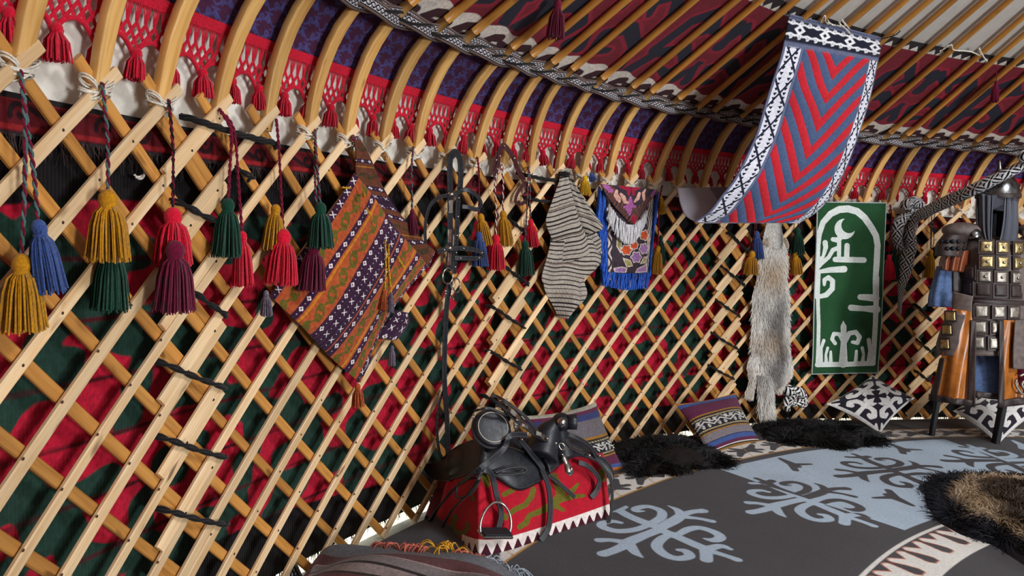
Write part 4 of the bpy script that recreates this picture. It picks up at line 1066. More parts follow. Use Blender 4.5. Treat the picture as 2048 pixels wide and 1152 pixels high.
# ------------------------------------------------------------------ wolf pelt
def blades(mb, P, D, L, w, nseg=3, curl=None, mat=0, co=None, up=None):
    """tapered hair blades at P growing along D (n,3), length L"""
    n = len(P); D = D / (np.linalg.norm(D, axis=1)[:, None] + 1e-9)
    cam = EYE - P; S = np.cross(D, cam + RN.normal(0, .8, (n, 3))); S /= np.linalg.norm(S, axis=1)[:, None] + 1e-9
    s = np.linspace(0, 1, nseg + 1)
    cv = curl if curl is not None else np.zeros((n, 3))
    Q = P[:, None] + D[:, None] * (L[:, None] * s)[..., None] + cv[:, None] * (L[:, None] * s ** 2)[..., None]
    wd = np.broadcast_to(np.asarray(w, float), (n,))[:, None] * (1 - s ** 1.5 * .9)
    A_ = Q - S[:, None] * wd[..., None] / 2; B_ = Q + S[:, None] * wd[..., None] / 2
    V = np.stack([A_, B_], 2).reshape(-1, 3)
    I = np.arange(n * (nseg + 1) * 2).reshape(n, nseg + 1, 2)
    q = np.stack([I[:, :-1, 0], I[:, :-1, 1], I[:, 1:, 1], I[:, 1:, 0]], -1).reshape(-1, 4)
    c = np.zeros((n, nseg + 1, 2, 4))
    if co is not None: c[..., :3] = np.asarray(co)[:, None, None]
    c[..., 3] = s[None, :, None]
    mb.add(V, q, mat, c)
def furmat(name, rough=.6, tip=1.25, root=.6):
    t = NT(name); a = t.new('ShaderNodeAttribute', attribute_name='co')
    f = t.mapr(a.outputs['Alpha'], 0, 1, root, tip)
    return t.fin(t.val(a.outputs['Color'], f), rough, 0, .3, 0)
FUR = furmat('animal_hair')
def colfur(name, c, **k):
    t = NT(name); return t
wx = lambda p: conv(p, 1480, 440, 2.743)
wf = thing('wolf_pelt', 'pale grey wolf pelt hanging head up with tail, between two tassel pairs', 'pelt', PW(1543, 640, .03))
def fur_sheet(L, R, nu, nv, off, bul, name, nh, colf, hl_, hw_, lean, parent=wf, down=(0, 0, -1.)):
    P, u, v, X, Y = rails(wx(L), wx(R), nu, nv, off, bul)
    cl = colf(u, v)
    mb = MB(); c4 = np.zeros(u.shape + (4,)); c4[..., :3] = cl; c4[..., 3] = .3
    mb.grid(P, 0, c4)
    n = nh; iu = RN.uniform(0, nu - 1.001, n); iv = RN.uniform(0, nv - 1.001, n)
    a, b = iu.astype(int), iv.astype(int); fu, fv = (iu - a)[:, None], (iv - b)[:, None]
    p = P[b, a] * (1 - fu) * (1 - fv) + P[b, a + 1] * fu * (1 - fv) + P[b + 1, a] * (1 - fu) * fv + P[b + 1, a + 1] * fu * fv
    ii = HIT(*wx([L[0]])[0])[0]; N = nrm(ii); T_ = tng(ii)
    uu = u[b, a]
    side = (uu - .5) * 2
    d = np.array(down)[None] + N[None] * RN.uniform(.15, .5, n)[:, None] + T_[None] * (side ** 3 * lean + RN.normal(0, .22, n))[:, None]
    cc = cl[b, a] * RN.uniform(.65, 1.3, n)[:, None]
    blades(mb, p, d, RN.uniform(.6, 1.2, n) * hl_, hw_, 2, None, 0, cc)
    return mb.build(name, FUR, parent=parent)
def mixc(a, b, t): return np.asarray(a)[:3] * (1 - t[..., None]) + np.asarray(b)[:3] * t[..., None]
cWhite, cGrey, cTan, cDark = C(232, 228, 220), C(132, 126, 122), C(190, 164, 132), C(80, 74, 72)
def bodycol(u, v):
    base = mixc(cWhite, cGrey, np.clip(1.1 - np.abs(u - .55) * 2.2 + .3 * np.sin(v * 21) * np.sin(u * 9 + 1), 0, 1) * np.clip((v - .12) * 3, .25, 1))
    tan = np.clip(.9 - np.hypot((u - .4) * 1.2, (v - .2) * 6), 0, 1) + np.clip(.6 - np.hypot((u - .35), (v - .62) * 5), 0, .5)
    b2 = mixc(base[..., 0][..., None] * 0 + base, cTan, np.zeros(u.shape)) if False else base * (1 - tan[..., None]) + np.asarray(cTan)[:3] * tan[..., None]
    sp = np.clip(1 - np.abs(u - .66 - .04 * np.sin(v * 9)) * 11, 0, 1) * np.clip((v - .35) * 5, 0, 1) * np.clip((.85 - v) * 8, 0, 1)
    return b2 * (1 - .6 * sp[..., None]) + np.asarray(cDark)[:3] * .6 * sp[..., None]
fur_sheet([(135, 110), (105, 210), (90, 330), (66, 430), (66, 560), (58, 660), (62, 760), (80, 850), (112, 880)], [(240, 108), (250, 210), (250, 330), (262, 430), (262, 560), (262, 660), (266, 760), (250, 850), (200, 880)], 40, 110, .05,
          lambda u, v: .055 * np.sin(np.clip(u, 0, 1) * math.pi) ** .7 * np.clip(.5 + v, 0, 1), 'body_fur', 9000, bodycol, .05, .0045, .5)
fur_sheet([(150, -20), (140, 40), (128, 100), (140, 150)], [(216, -20), (226, 40), (236, 100), (232, 150)], 20, 30, .06, lambda u, v: .045 * np.sin(u * math.pi), 'head', 1500,
          lambda u, v: mixc(cWhite, cGrey, np.clip(1.2 - np.abs(u - .75) * 3, 0, 1)) , .018, .003, .2)
for L, R, n_ in (([(128, 96), (124, 118), (134, 138)], [(160, 100), (158, 122), (146, 138)], 'ear'), ([(226, 100), (232, 124), (240, 146)], [(244, 96), (258, 122), (254, 150)], 'ear'),
                 ([(60, 740), (38, 800), (48, 880), (28, 950), (34, 976)], [(112, 760), (84, 820), (78, 890), (70, 940), (64, 968)], 'hind_leg'), ([(214, 800), (200, 860), (192, 910), (190, 944)], [(290, 780), (284, 850), (240, 900), (218, 940)], 'hind_leg')):
    fur_sheet(L, R, 14, 26, .055, lambda u, v: .03 * np.sin(u * math.pi), n_, 900, (lambda u, v: mixc(cTan, cWhite, u * 0 + .25)) if n_ == 'ear' else (lambda u, v: mixc(cWhite, cTan, np.clip(v * .5, 0, .3))), .022 if n_ == 'hind_leg' else .012, .0035, .5)
fur_sheet([(92, 850), (98, 940), (104, 1040), (118, 1100), (160, 1120)], [(172, 850), (178, 940), (184, 1040), (188, 1095), (176, 1122)], 22, 60, .085, lambda u, v: .04 * np.sin(u * math.pi), 'tail', 2600,
          lambda u, v: mixc(cWhite, cGrey, np.clip(.9 - v * 1.5, 0, 1) * .6) , .05, .004, .3)

# ------------------------------------------------------------------ black and white ribbon hanging beside the wolf's tail
def meander(name, sc, c1=C(28, 26, 30), c2=C(206, 206, 206)):
    t = NT(name); a = t.attr('uvp'); s = t.new('ShaderNodeSeparateXYZ'); t.l.new(a, s.inputs[0])
    u, v = t.math('MULTIPLY', s.outputs[0], sc), t.math('MULTIPLY', s.outputs[1], sc)
    # diagonal key pattern: bars whose direction flips from cell to cell
    fu, fv = t.math('FRACT', u), t.math('FRACT', v)
    ck = t.math('FRACT', t.math('MULTIPLY', t.math('ADD', t.math('FLOOR', u), t.math('FLOOR', v)), .5))
    d1 = t.math('FRACT', t.math('MULTIPLY', t.math('ADD', fu, fv), 1.5)); d2 = t.math('FRACT', t.math('MULTIPLY', t.math('SUBTRACT', fu, fv), 1.5))
    d = t.mix(t.mapr(ck, .2, .3), t.new('ShaderNodeCombineXYZ').outputs[0], t.new('ShaderNodeCombineXYZ').outputs[0])
    w = t.math('ADD', t.math('MULTIPLY', d1, t.math('GREATER_THAN', ck, .25)), t.math('MULTIPLY', d2, t.math('LESS_THAN', ck, .25)))
    f = t.mapr(t.math('ABSOLUTE', t.math('SUBTRACT', w, .5)), .2, .27)
    t.bump(t.noise(t.obj(), 300, 2), .4, .003)
    return t.fin(t.mix(f, c1, c2), .9, 0, .15, .1)
M['meander'] = meander('key_pattern_cloth', 20, C(22, 22, 28), C(216, 216, 218))
def ribtube(mb, pts, r, n=40, seg=14, uvs=None, fl=1.0, wr=.15):
    P = smoothpts(pts, n); rr = np.interp(np.linspace(0, 1, n), np.linspace(0, 1, len(r)), r)
    a = np.arange(seg) / seg * 2 * math.pi
    rad = rr[:, None] * (1 + wr * np.sin(3 * a[None] + np.linspace(0, 9, n)[:, None]) * .5 + wr * .5 * np.sin(7 * a[None] + np.linspace(0, 25, n)[:, None]))
    secs = np.stack([np.cos(a)[None] * rad, np.sin(a)[None] * rad * fl], -1)
    n0 = mb.n; mb.sweep(P, secs)
    L = np.concatenate([[0], np.cumsum(np.linalg.norm(np.diff(P, axis=0), axis=1))])
    uv = np.zeros((n, seg, 3)); uv[..., 0] = L[:, None]; uv[..., 1] = (a * np.mean(rr))[None]
    return uv.reshape(-1, 3)
Vx = lambda p: conv(p, 1330, 770, 6.4)
rb = thing('patterned_scarf', 'crumpled black and white scarf tied to the lattice below the green felt', 'scarf', PW(1580, 780, .03))
mb = MB(); uv = []
for pts, r in (([(1530, 10), (1560, 60), (1600, 110), (1590, 200), (1560, 300)], [.03, .05, .05, .035, .015]), ([(1600, 60), (1690, 90), (1760, 130), (1750, 200), (1680, 230), (1620, 250)], [.03, .045, .035, .03, .03, .02]), ([(1560, 150), (1540, 260), (1580, 320)], [.02, .03, .02]), ([(1700, 110), (1790, 190), (1790, 250), (1740, 280)], [.015, .02, .02, .01])):
    uv.append(ribtube(mb, [PW(*q, .06) for q in Vx(pts)], r, 30, 12, fl=.85))
mb.build('scarf_cloth', meander('scroll_cloth', 17, C(16, 15, 18), C(224, 222, 218)), parent=rb, pat={'uvp': np.concatenate(uv)})
mb = MB(); a, b = Vx([(1572, 440), (1570, 520)]); A0 = PW(*a, .06)
strand_tassel(mb, A0, (0, .0, -1), .062, .012, .028, 70, .0025); mb.build('tassel', M['cord_white'], parent=rb)
rope([PW(*q, .05) for q in Vx([(1570, 310), (1572, 380), (1572, 445)])], .005, 'cord', None, 16, 2, parent=rb, mat=[M['cord_black'], M['cord_black']])

# ------------------------------------------------------------------ thick patterned rope tied across to the right
kr = thing('key_pattern_sash', 'black and white sash knotted on the lattice and stretched over the helmet', 'sash', PW(1815, 430, .05))
mb = MB(); uv = []
dA, dB = 5.35, 4.60
end = PD(2120, 300, 4.5)
pts = [PW(1815, 440, .06), PW(1835, 432, .10), PD(1880, 410, 5.16), PD(1940, 383, 4.84), PD(1995, 356, 4.68), PD(2048, 330, 4.60), PD(2110, 302, 4.52), WP(39, 1.90, .75), WP(42, 2.02, .06)]
uv.append(ribtube(mb, pts, [.036, .04, .04, .038, .034, .03, .03, .03, .03], 150, 14, wr=.10))
uv.append(ribtube(mb, [PW(*q, .07) for q in conv([(870, 110), (880, 60), (930, 45), (970, 80), (950, 130), (890, 150)], 1620, 395, 4.517)], [.04, .05, .055, .055, .05, .04], 40, 14, fl=.8))
uv.append(ribtube(mb, [PW(*q, .08) for q in conv([(930, 130), (920, 240), (890, 330), (900, 430), (870, 560), (850, 680), (830, 780), (815, 900), (810, 1050)], 1620, 395, 4.517)], [.05, .06, .075, .085, .085, .07, .05, .028, .018], 90, 16, fl=.45))
uv.append(ribtube(mb, [PW(*q, .06) for q in conv([(880, 150), (800, 230), (780, 330), (800, 440), (840, 470)], 1620, 395, 4.517)], [.04, .06, .055, .045, .03], 40, 14, fl=.5))
mb.build('sash_cloth', M['meander'], parent=kr, pat={'uvp': np.concatenate(uv)})
cd = thing('hanging_cord', 'thin dark cord looped over a lattice head below the sash', 'cord', PW(1865, 435, .03))
rope([PW(1862, 428, .03), PW(1864, 450, .05), PW(1862, 490, .05), PW(1866, 515, .05)], .004, 'cord', None, 30, 2, parent=cd, mat=[M['cord_black'], M['cord_teal']])
rope([PW(1870, 428, .03), PW(1866, 450, .05), PW(1868, 480, .05), PW(1864, 500, .05)], .003, 'cord', None, 30, 2, parent=cd, mat=[M['cord_black'], M['cord_black']])

# white strings on the rafters and behind the lattice
for pts, lab in (([(1880, 103), (1902, 90), (1908, 100), (1940, 103), (1960, 110), (1958, 96), (1966, 112), (1974, 122)], 'white string knotted between two rafters right of the banner'),
                 ([(1640, 45), (1650, 32), (1652, 45), (1668, 50), (1690, 52), (1684, 40), (1700, 60)], 'white string knotted on the rafters above the banner')):
    o = rope([PW(*q, .035) for q in pts], .0045, 'string', lab, 60, 2, mat=[M['cord_white'], M['cord_white']])
o = rope([PW(*q, -.03) for q in ((294, 320), (292, 340), (282, 355), (270, 352))], .005, 'string', 'loose end of white string showing behind the lattice at upper left', 30, 2, mat=[M['cord_white'], M['cord_white']])
# ================================================================== floor: big round felt rug
def zz1(p): return [PF(1180 + a / 6.606, 1000 + b / 6.606)[:2] for a, b in p]
MC1 = PF(1180 + 900 / 6.606, 1000 + 450 / 6.606)[:2]
AX = np.array([CX, CY])
def ang(p): return math.atan2(p[0] - CX, p[1] - CY)
MOT = []
for pts, w in (([(900, 450), (1090, 345), (1190, 265)], [.03, .034, .03]), ([(1180, 270), (1130, 200), (1010, 148)], [.028, .022, .006]), ([(1190, 265), (1330, 225), (1470, 212)], [.026, .024, .030]), ([(1170, 290), (1400, 312), (1590, 350)], [.026, .018, .022]),
               ([(820, 370), (920, 300), (910, 215), (740, 160), (590, 190), (585, 225), (690, 225)], [.024, .026, .026, .024, .024, .020, .008]),
               ([(900, 450), (700, 380), (500, 300), (350, 215)], [.03, .034, .032, .03]), ([(350, 215), (420, 170)], [.025, .026]), ([(330, 210), (250, 170), (190, 150)], [.026, .02, .02]), ([(330, 215), (200, 240), (120, 250)], [.026, .02, .02]),
               ([(760, 410), (560, 480), (330, 500), (150, 450), (140, 400), (270, 370), (380, 388)], [.020, .024, .026, .026, .024, .020, .016]),
               ([(900, 470), (700, 550), (560, 610), (450, 660)], [.03, .03, .034, .034]), ([(450, 650), (250, 620), (95, 622)], [.028, .020, .024]), ([(440, 690), (280, 760), (150, 800)], [.03, .028, .030]), ([(500, 680), (570, 780), (670, 848)], [.03, .024, .006]),
               ([(1060, 520), (920, 600), (855, 700), (960, 810), (1130, 865), (1290, 835), (1240, 765), (1140, 748)], [.02, .026, .028, .028, .026, .026, .024, .014]),
               ([(900, 470), (1180, 590), (1380, 680), (1520, 740)], [.03, .032, .034, .032]), ([(1500, 740), (1700, 690), (1830, 735)], [.03, .024, .014]), ([(1560, 760), (1780, 830), (1920, 882)], [.024, .02, .024]), ([(1500, 750), (1512, 830), (1512, 885)], [.03, .030, .030]),
               ([(1150, 530), (1280, 460), (1430, 440), (1620, 500), (1700, 570), (1610, 612), (1470, 585)], [.02, .026, .026, .028, .028, .026, .006])):
    MOT.append((np.array(zz1(pts)) - MC1, np.array(w)))
A1 = ang(MC1); R1 = np.hypot(*(MC1 - AX))
def motif(X, Y, a, r, sc=1.0, flip=False):
    """motif turned so that it keeps its place relative to the rug centre"""
    c = AX + r * np.array([math.sin(a), math.cos(a)]); d = -(a - A1)
    x, y = (X - c[0]) / sc, (Y - c[1]) / sc
    xr, yr = x * math.cos(-d) - y * math.sin(-d), x * math.sin(-d) + y * math.cos(-d)
    near = np.hypot(xr, yr) < .5
    out = np.full(X.shape, -9.)
    if near.any():
        xs, ys = xr[near], yr[near]; o = np.full(xs.shape, -9.)
        for p, w in MOT:
            q = smoothpts(np.column_stack([p, w]), max(2, 4 * len(p))) if len(p) > 2 else np.column_stack([p, w])
            o = np.maximum(o, stroke(xs, ys, q[:, :2], np.maximum(q[:, 2], .004) * .84))
        out[near] = o
    return out * sc
na, nr_ = 760, 250
aa = np.radians(np.linspace(-78, 18, na))[:, None]; rr = np.linspace(3.0, 5.20, nr_)[None]
AAa, RRr = np.broadcast_arrays(aa, rr)
X = CX + RRr * np.sin(AAa); Y = CY + RRr * np.cos(AAa)
sec = math.radians(12.1); a2 = A1 + sec                   # colours change at a2, a2+2*sec ...
bnd = lambda k: a2 + 2 * sec * k
mo = np.full(X.shape, -9.)
for k in range(-3, 7): mo = mx(mo, motif(X, Y, A1 + sec * k, 4.2 + (.18 if k == 0 else 0) - (.06 if k == 1 else 0)))
# little trefoils between the motifs
for k in range(-3, 6):
    for r_ in (4.52, 3.90):
        a = A1 + sec * (k + .5); c = AX + r_ * np.array([math.sin(a), math.cos(a)])
        er = np.array([math.sin(a), math.cos(a)]) * (1 if r_ < 4.2 else -1); et = np.array([math.cos(a), -math.sin(a)]) * (1 if r_ < 4.2 else -1)
        f = lambda p, q: c + er * p + et * q
        if k in (1, 2, 3): mo = mx(mo, stroke(X, Y, [f(-.09, -.02), f(.0, 0), f(.05, .01)], [.014, .03, .026]), stroke(X, Y, [f(.0, 0), f(.09, .08)], [.024, .02]), stroke(X, Y, [f(.02, 0), f(.06, -.10)], [.022, .012]))
ph_ = fmod(AAa - a2, 4 * sec)
light = np.minimum(np.minimum(ph_, 2 * sec - ph_) * 4.2, 4.64 - RRr); light = np.minimum(light, RRr - 3.665)
ringm = np.minimum(4.62 - RRr, RRr - 3.68)
mo = np.minimum(mo, ringm)
xor = np.maximum(np.minimum(light, -mo), np.minimum(-light, mo))
# outer border: white with dark crossed trefoils, yellow cords
b0, b1 = 4.70, 4.90
wb = np.minimum(RRr - b0, b1 - RRr)
t_ = fmod(AAa * 4.8, .30); q = RRr - 4.80
bm = mx(stroke(t_, q, [(.02, -.06), (.08, -.02), (.15, .0), (.22, .02), (.28, .06)], [.016, .024, .03, .024, .016]), stroke(t_, q, [(.09, .06), (.13, .02), (.17, -.02), (.21, -.06)], [.016, .02, .02, .016]), stroke(t_, q, [(.04, .03), (.1, .01)], .016), stroke(t_, q, [(.26, -.03), (.2, -.01)], .016), stroke(t_, q, [(-.02, .09), (.03, .09)], .014), stroke(t_, q, [(.26, -.095), (.32, -.095)], .016))
outer = np.minimum(wb, -bm)
yel = mx(.006 - np.abs(RRr - b0), .006 - np.abs(RRr - b1), np.minimum(.005 - np.abs(t_ - .15 - q * .6), wb))
# inner border: white hearts with an orange stitched outline
h_ = fmod(AAa * 3.5, .165) - .0825; g_ = 3.60 - RRr
heart = mx(stroke(h_, g_, [(-.05, .035), (-.03, .07), (0, .13), (.0, .2)], [.022, .03, .05, .08]), stroke(h_, g_, [(.05, .035), (.035, .07), (0, .13)], [.022, .03, .05]), stroke(h_, g_, [(-.0825, .19), (.0825, .19)], .035), .22 - np.abs(g_ - .40) if False else np.full(X.shape, -9.))
heart = np.minimum(heart, np.minimum(g_, .21 - g_))
line = .009 - np.abs(RRr - 3.605)
whi = mx(outer, heart, line)
orn = np.minimum(.0035 - np.abs(heart), np.where((g_ > 0) & (g_ < .205), 1, -1))
RUG = layered('rug_felt', C(66, 65, 69), [(0, C(174, 194, 212)), (1, C(224, 222, 216)), (2, C(188, 136, 36)), (3, C(196, 96, 40))], soft=.003, amt=.13, sc=90, bsc=220, bst=.7, big=3)
mb = MB(); zsurf = .004 * np.sin(X * 5) * np.sin(Y * 4.3) - np.clip(RRr - 5.1, 0, 1) * .1
mb.grid(np.stack([X, Y, zsurf], -1), 0, flip=True)
n1 = mb.n
aa2 = np.radians(np.linspace(18, 282, 120))[:, None]; rr2 = np.linspace(3.0, 5.2, 4)[None]
mb.grid(np.stack([CX + rr2 * np.sin(aa2), CY + rr2 * np.cos(aa2), 0 * aa2 * rr2], -1), 0, flip=True)
n2 = mb.n
aa3 = np.radians(np.linspace(-78, 282, 180))[:, None]; rr3 = np.array([.01, 1., 2., 3.0])[None]
mb.grid(np.stack([CX + rr3 * np.sin(aa3), CY + rr3 * np.cos(aa3), 0 * aa3 * rr3], -1), 0, flip=True)
pt = np.full((mb.n, 4), -1.); pt[:n1] = np.stack([xor, whi, np.minimum(yel, .05), orn], -1).reshape(-1, 4)
rug = mb.build('felt_rug', RUG, pat={'pat': pt}, solid=.03, solid_off=-1)
tag(rug, 'large round grey and pale blue felt rug with curled horn motifs covering the floor', 'rug')

# ------------------------------------------------------------------ black sheepskins and the brown hide
def fur_rug(name, label, poly_xy, n, hL, hw_, hgt, colr, rim=None, cat='fur rug', flow=(0, -1, 0), z0=.03, parts=('hide', 'hair')):
    pg = np.array(poly_xy, float); rq = np.hypot(*(pg - AX).T); pg = AX + (pg - AX) * np.minimum(1, 5.29 / rq)[:, None]; c = pg.mean(0)
    t = thing(name, label, cat, (c[0], c[1], .0))
    # base pad: rings from the outline to the middle
    m = 72; s = np.linspace(0, len(pg), m + 1)[:-1]; q = np.vstack([pg, pg[:1]])
    out = np.array([q[int(a)] * (1 - a % 1) + q[int(a) + 1] * (a % 1) for a in s])
    mb = MB(); rings = []
    for k, f in enumerate((1.0, .97, .85, .6, .3, .02)):
        z = [.002, z0 * .6, z0, z0 + hgt * .4, z0 + hgt * .8, z0 + hgt][k]
        rings.append(np.column_stack([c + (out - c) * f, np.full(m, z)]))
    P = np.array(rings); c4 = np.zeros(P.shape[:2] + (4,)); c4[..., :3] = np.asarray(colr(P[..., 0], P[..., 1])); c4[..., 3] = .1
    mb.grid(P, 0, c4, cv=True, flip=True)
    mb.build(parts[0], FUR, parent=t)
    # hair
    lo, hi = pg.min(0), pg.max(0); pts = RN.uniform(lo, hi, (n * 3, 2)); d = poly(pts[:, 0], pts[:, 1], pg); pts = pts[d > 0][:n]; d = poly(pts[:, 0], pts[:, 1], pg)
    zc = z0 * np.clip(d / .06, .2, 1) + hgt * np.clip((d - .05) / .3, 0, 1)
    outd = pts - c; outd /= np.linalg.norm(outd, axis=1)[:, None] + 1e-6
    cl = np.sin(pts[:, 0] * 17 + 3 * np.sin(pts[:, 1] * 11)) * .5; cl2 = np.cos(pts[:, 1] * 19 + 3 * np.sin(pts[:, 0] * 13)) * .5
    D = np.column_stack([outd * np.clip(.75 - d / .5, .25, .75)[:, None] + np.stack([cl, cl2], -1) + RN.normal(0, .28, (len(pts), 2)), RN.uniform(.25, .7, len(pts))]) + np.array(flow) * .25
    cv = np.column_stack([np.stack([-cl2, cl], -1) * .5, np.full(len(pts), -.45)])
    cc = np.asarray(colr(pts[:, 0], pts[:, 1])) * RN.uniform(.6, 1.35, (len(pts), 1))
    L = hL * RN.uniform(.6, 1.25, len(pts))
    mb = MB(); P3 = np.column_stack([pts, zc])
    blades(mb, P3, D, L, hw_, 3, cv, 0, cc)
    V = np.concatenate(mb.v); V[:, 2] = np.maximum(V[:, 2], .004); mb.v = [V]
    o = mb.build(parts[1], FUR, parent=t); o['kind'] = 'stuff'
    return t
blackc = lambda x, y: np.stack([x * 0 + .010, x * 0 + .009, x * 0 + .0095], -1)
fur_rug('sheepskin', 'shaggy black sheepskin between the saddle and the striped cushion', [PF(*q)[:2] for q in ((1222, 890), (1232, 930), (1248, 962), (1280, 972), (1320, 966), (1362, 970), (1400, 955), (1440, 952), (1472, 944), (1462, 925), (1420, 905), (1390, 888), (1350, 884), (1290, 886))], 16000, .075, .0045, .07, blackc)
fur_rug('sheepskin', 'shaggy black sheepskin under the wolf tail, left of the black and white cushion', [PF(*q)[:2] for q in ((1508, 862), (1512, 885), (1545, 898), (1590, 906), (1640, 905), (1690, 912), (1740, 902), (1782, 904), (1775, 884), (1735, 866), (1690, 856), (1640, 852), (1560, 850))], 16000, .075, .0045, .06, blackc)
HC_ = np.array([2.75, 3.35])
hp = [PF(*q)[:2] for q in ((1850, 968), (1836, 985), (1842, 1015), (1866, 1055), (1915, 1082), (1985, 1105), (2048, 1150))] + [np.array(p) for p in ((2.15, 2.75), (2.6, 2.55), (3.2, 2.75), (3.55, 3.3), (3.5, 3.85), (3.2, 4.12))] + [PF(*q)[:2] for q in ((2048, 966), (1960, 962), (1900, 962))]
hp = np.array(hp)
def hidecol(x, y):
    d = poly(x, y, hp); a = np.arctan2(x - HC_[0], y - HC_[1])
    rim = np.clip((.17 + .03 * np.sin(a * 7) - d) / .03, 0, 1)
    tanr = np.clip((.30 + .05 * np.sin(a * 5 + 1) - d) / .05, 0, 1) * (1 - rim)
    dark, tan_, brn = np.array([.011, .012, .018]), np.array(C(176, 152, 122)[:3]), np.array(C(66, 50, 38)[:3])
    return dark * rim[..., None] + (1 - rim[..., None]) * (tan_ * tanr[..., None] + brn * (1 - tanr[..., None]))
fur_rug('hide_rug', 'round fur rug at the lower right, brown and tan with a black rim', hp, 26000, .075, .0045, .05, hidecol, flow=(.6, -.3, 0), z0=.05)

# ------------------------------------------------------------------ cushions
def cushion(name, label, corners, thick, mat, fieldf, n=70, group=None, cat='cushion', extra=None):
    """corners TL, TR, BR, BL (3D); plump both ways"""
    TL, TR, BR, BL = [np.asarray(c, float) for c in corners]
    u = np.linspace(0, 1, n)[None]; v = np.linspace(0, 1, n)[:, None]; u, v = np.broadcast_arrays(u, v)
    e = lambda t: 4 * t * (1 - t)
    nx = np.cross(TR - TL, BL - TL); nx /= np.linalg.norm(nx)
    if nx @ (EYE - TL) < 0: nx = -nx
    # seams pulled in between the corners
    pu = u + (.5 - u) * .10 * e(v) ** 1 * np.abs(2 * u - 1) ** 2; pv = v + (.5 - v) * .10 * e(u) * np.abs(2 * v - 1) ** 2
    B = (TL * ((1 - pu) * (1 - pv))[..., None] + TR * (pu * (1 - pv))[..., None] + BR * (pu * pv)[..., None] + BL * ((1 - pu) * pv)[..., None])
    h = (e(u) ** .55) * (e(v) ** .55) * thick / 2
    h = h * (1 + .06 * np.sin(u * 9 + v * 4) + .04 * np.sin(v * 13 - u * 5))
    t = thing(name, label, cat, (BL + BR) / 2, group)
    W, Hh = np.linalg.norm(TR - TL), np.linalg.norm(BL - TL)
    for nm, sg in (('front_cover', 1), ('back_cover', -1)):
        mb = MB(); mb.grid(B + nx * (h * sg)[..., None], 0, flip=(sg < 0))
        mb.build(nm, mat, parent=t, pat={'pat': np.stack(np.broadcast_arrays(*fieldf(u, v, W, Hh)), -1), 'uvp': np.stack([u, v, u * 0], -1)})
    return t
def ramped(name, stops, layers, amt=.22, soft=.002):
    t = NT(name); v = t.attr('uvp', 1)
    r = t.new('ShaderNodeValToRGB'); r.color_ramp.interpolation = 'CONSTANT'; t.l.new(v, r.inputs[0])
    el = r.color_ramp.elements
    while len(el) > 1: el.remove(el[-1])
    el[0].position = stops[0][0]; el[0].color = stops[0][1]
    for p, c in stops[1:]: e_ = el.new(p); e_.color = c
    col = r.outputs[0]
    for ch, c in layers: col = t.mix(t.mapr(t.attr('pat', ch), -soft, soft), col, c)
    n = t.noise(t.obj(), 90, 3); n2 = t.noise(t.obj(), 8, 2)
    w = t.math('SINE', t.math('MULTIPLY', t.attr('uvp', 1), 900)); t.bump(t.math('ADD', t.noise(t.obj(), 350, 2), t.math('MULTIPLY', w, .4)), .45, .003)
    return t.fin(t.val(col, t.math('ADD', t.mapr(n, .3, .7, 1 - amt, 1 + amt), t.mapr(n2, .3, .7, -.1, .1))), .95, 0, .15, .1)
OR_, BL_, MA_, GO_, GY_, WH_, BK_ = C(186, 110, 40), C(62, 84, 140), C(92, 36, 66), C(150, 104, 40), C(120, 112, 116), C(206, 202, 196), C(30, 30, 36)
def band_field(v0, v1):
    def f(u, v, W, Hh):
        x, y = u * W, (v - v0) / (v1 - v0)
        hh = (v1 - v0) * Hh
        Y_ = y * hh
        p = .15; q = fmod(x, p)
        zz_ = hh * (.28 + .44 * tri(x, p) / (p / 2))
        w = mx(.0045 - np.abs(Y_ - zz_), .0035 - np.abs(Y_ - zz_ + .02),
               *[stroke(q, Y_, spiral(cx, cy * hh, .015, .003, a0, tn, 12), .0034) for cx, cy, a0, tn in ((.05, .72, 180, -400), (.10, .72, 0, 400), (.025, .28, 180, 400), (.125, .28, 0, -400))])
        w = np.where((y > .02) & (y < .98), w, -1)
        hb = np.minimum(np.minimum(y + .16, -.02 - y) * hh, .004 - np.abs(fmod(x + Y_ * .6, .014) - .007)); hb2 = np.minimum(np.minimum(y - 1.02, 1.16 - y) * hh, .004 - np.abs(fmod(x + Y_ * .6, .014) - .007))
        return [w, mx(hb, hb2), w * 0 - 1, w * 0 - 1]
    return f
CU1 = ramped('striped_cushion_cover', [(0, OR_), (.05, BL_), (.125, C(40, 40, 80)), (.135, MA_), (.34, GO_), (.37, BK_), (.42, BK_), (.60, BK_), (.65, GO_), (.675, GY_), (.80, C(40, 36, 60)), (.81, BL_), (.885, MA_), (.935, WH_), (.95, C(60, 50, 36)), (.97, GO_)], [(0, WH_), (1, C(208, 186, 140))])
CU2 = ramped('striped_cushion_cover_grey', [(0, C(160, 156, 140)), (.05, MA_), (.10, C(50, 58, 104)), (.19, C(104, 98, 102)), (.42, GO_), (.455, BK_), (.50, BK_), (.66, BK_), (.70, GO_), (.725, MA_), (.865, BL_), (.925, OR_)], [(0, WH_), (1, C(208, 186, 140))])
cushion('cushion', 'striped cushion with maroon band leaning on the lattice left of the wolf tail', [PW(1350, 808, .16), PW(1471, 785, .16), PF(1522, 886, .015), PF(1420, 914, .015)], .13, CU1, band_field(.425, .60))
cushion('cushion', 'grey striped cushion leaning on the lattice just behind the saddle', [PW(1042, 832, .22), PW(1192, 804, .20), PF(1250, 942, .015), PF(1110, 975, .015)], .13, CU2, band_field(.505, .66))
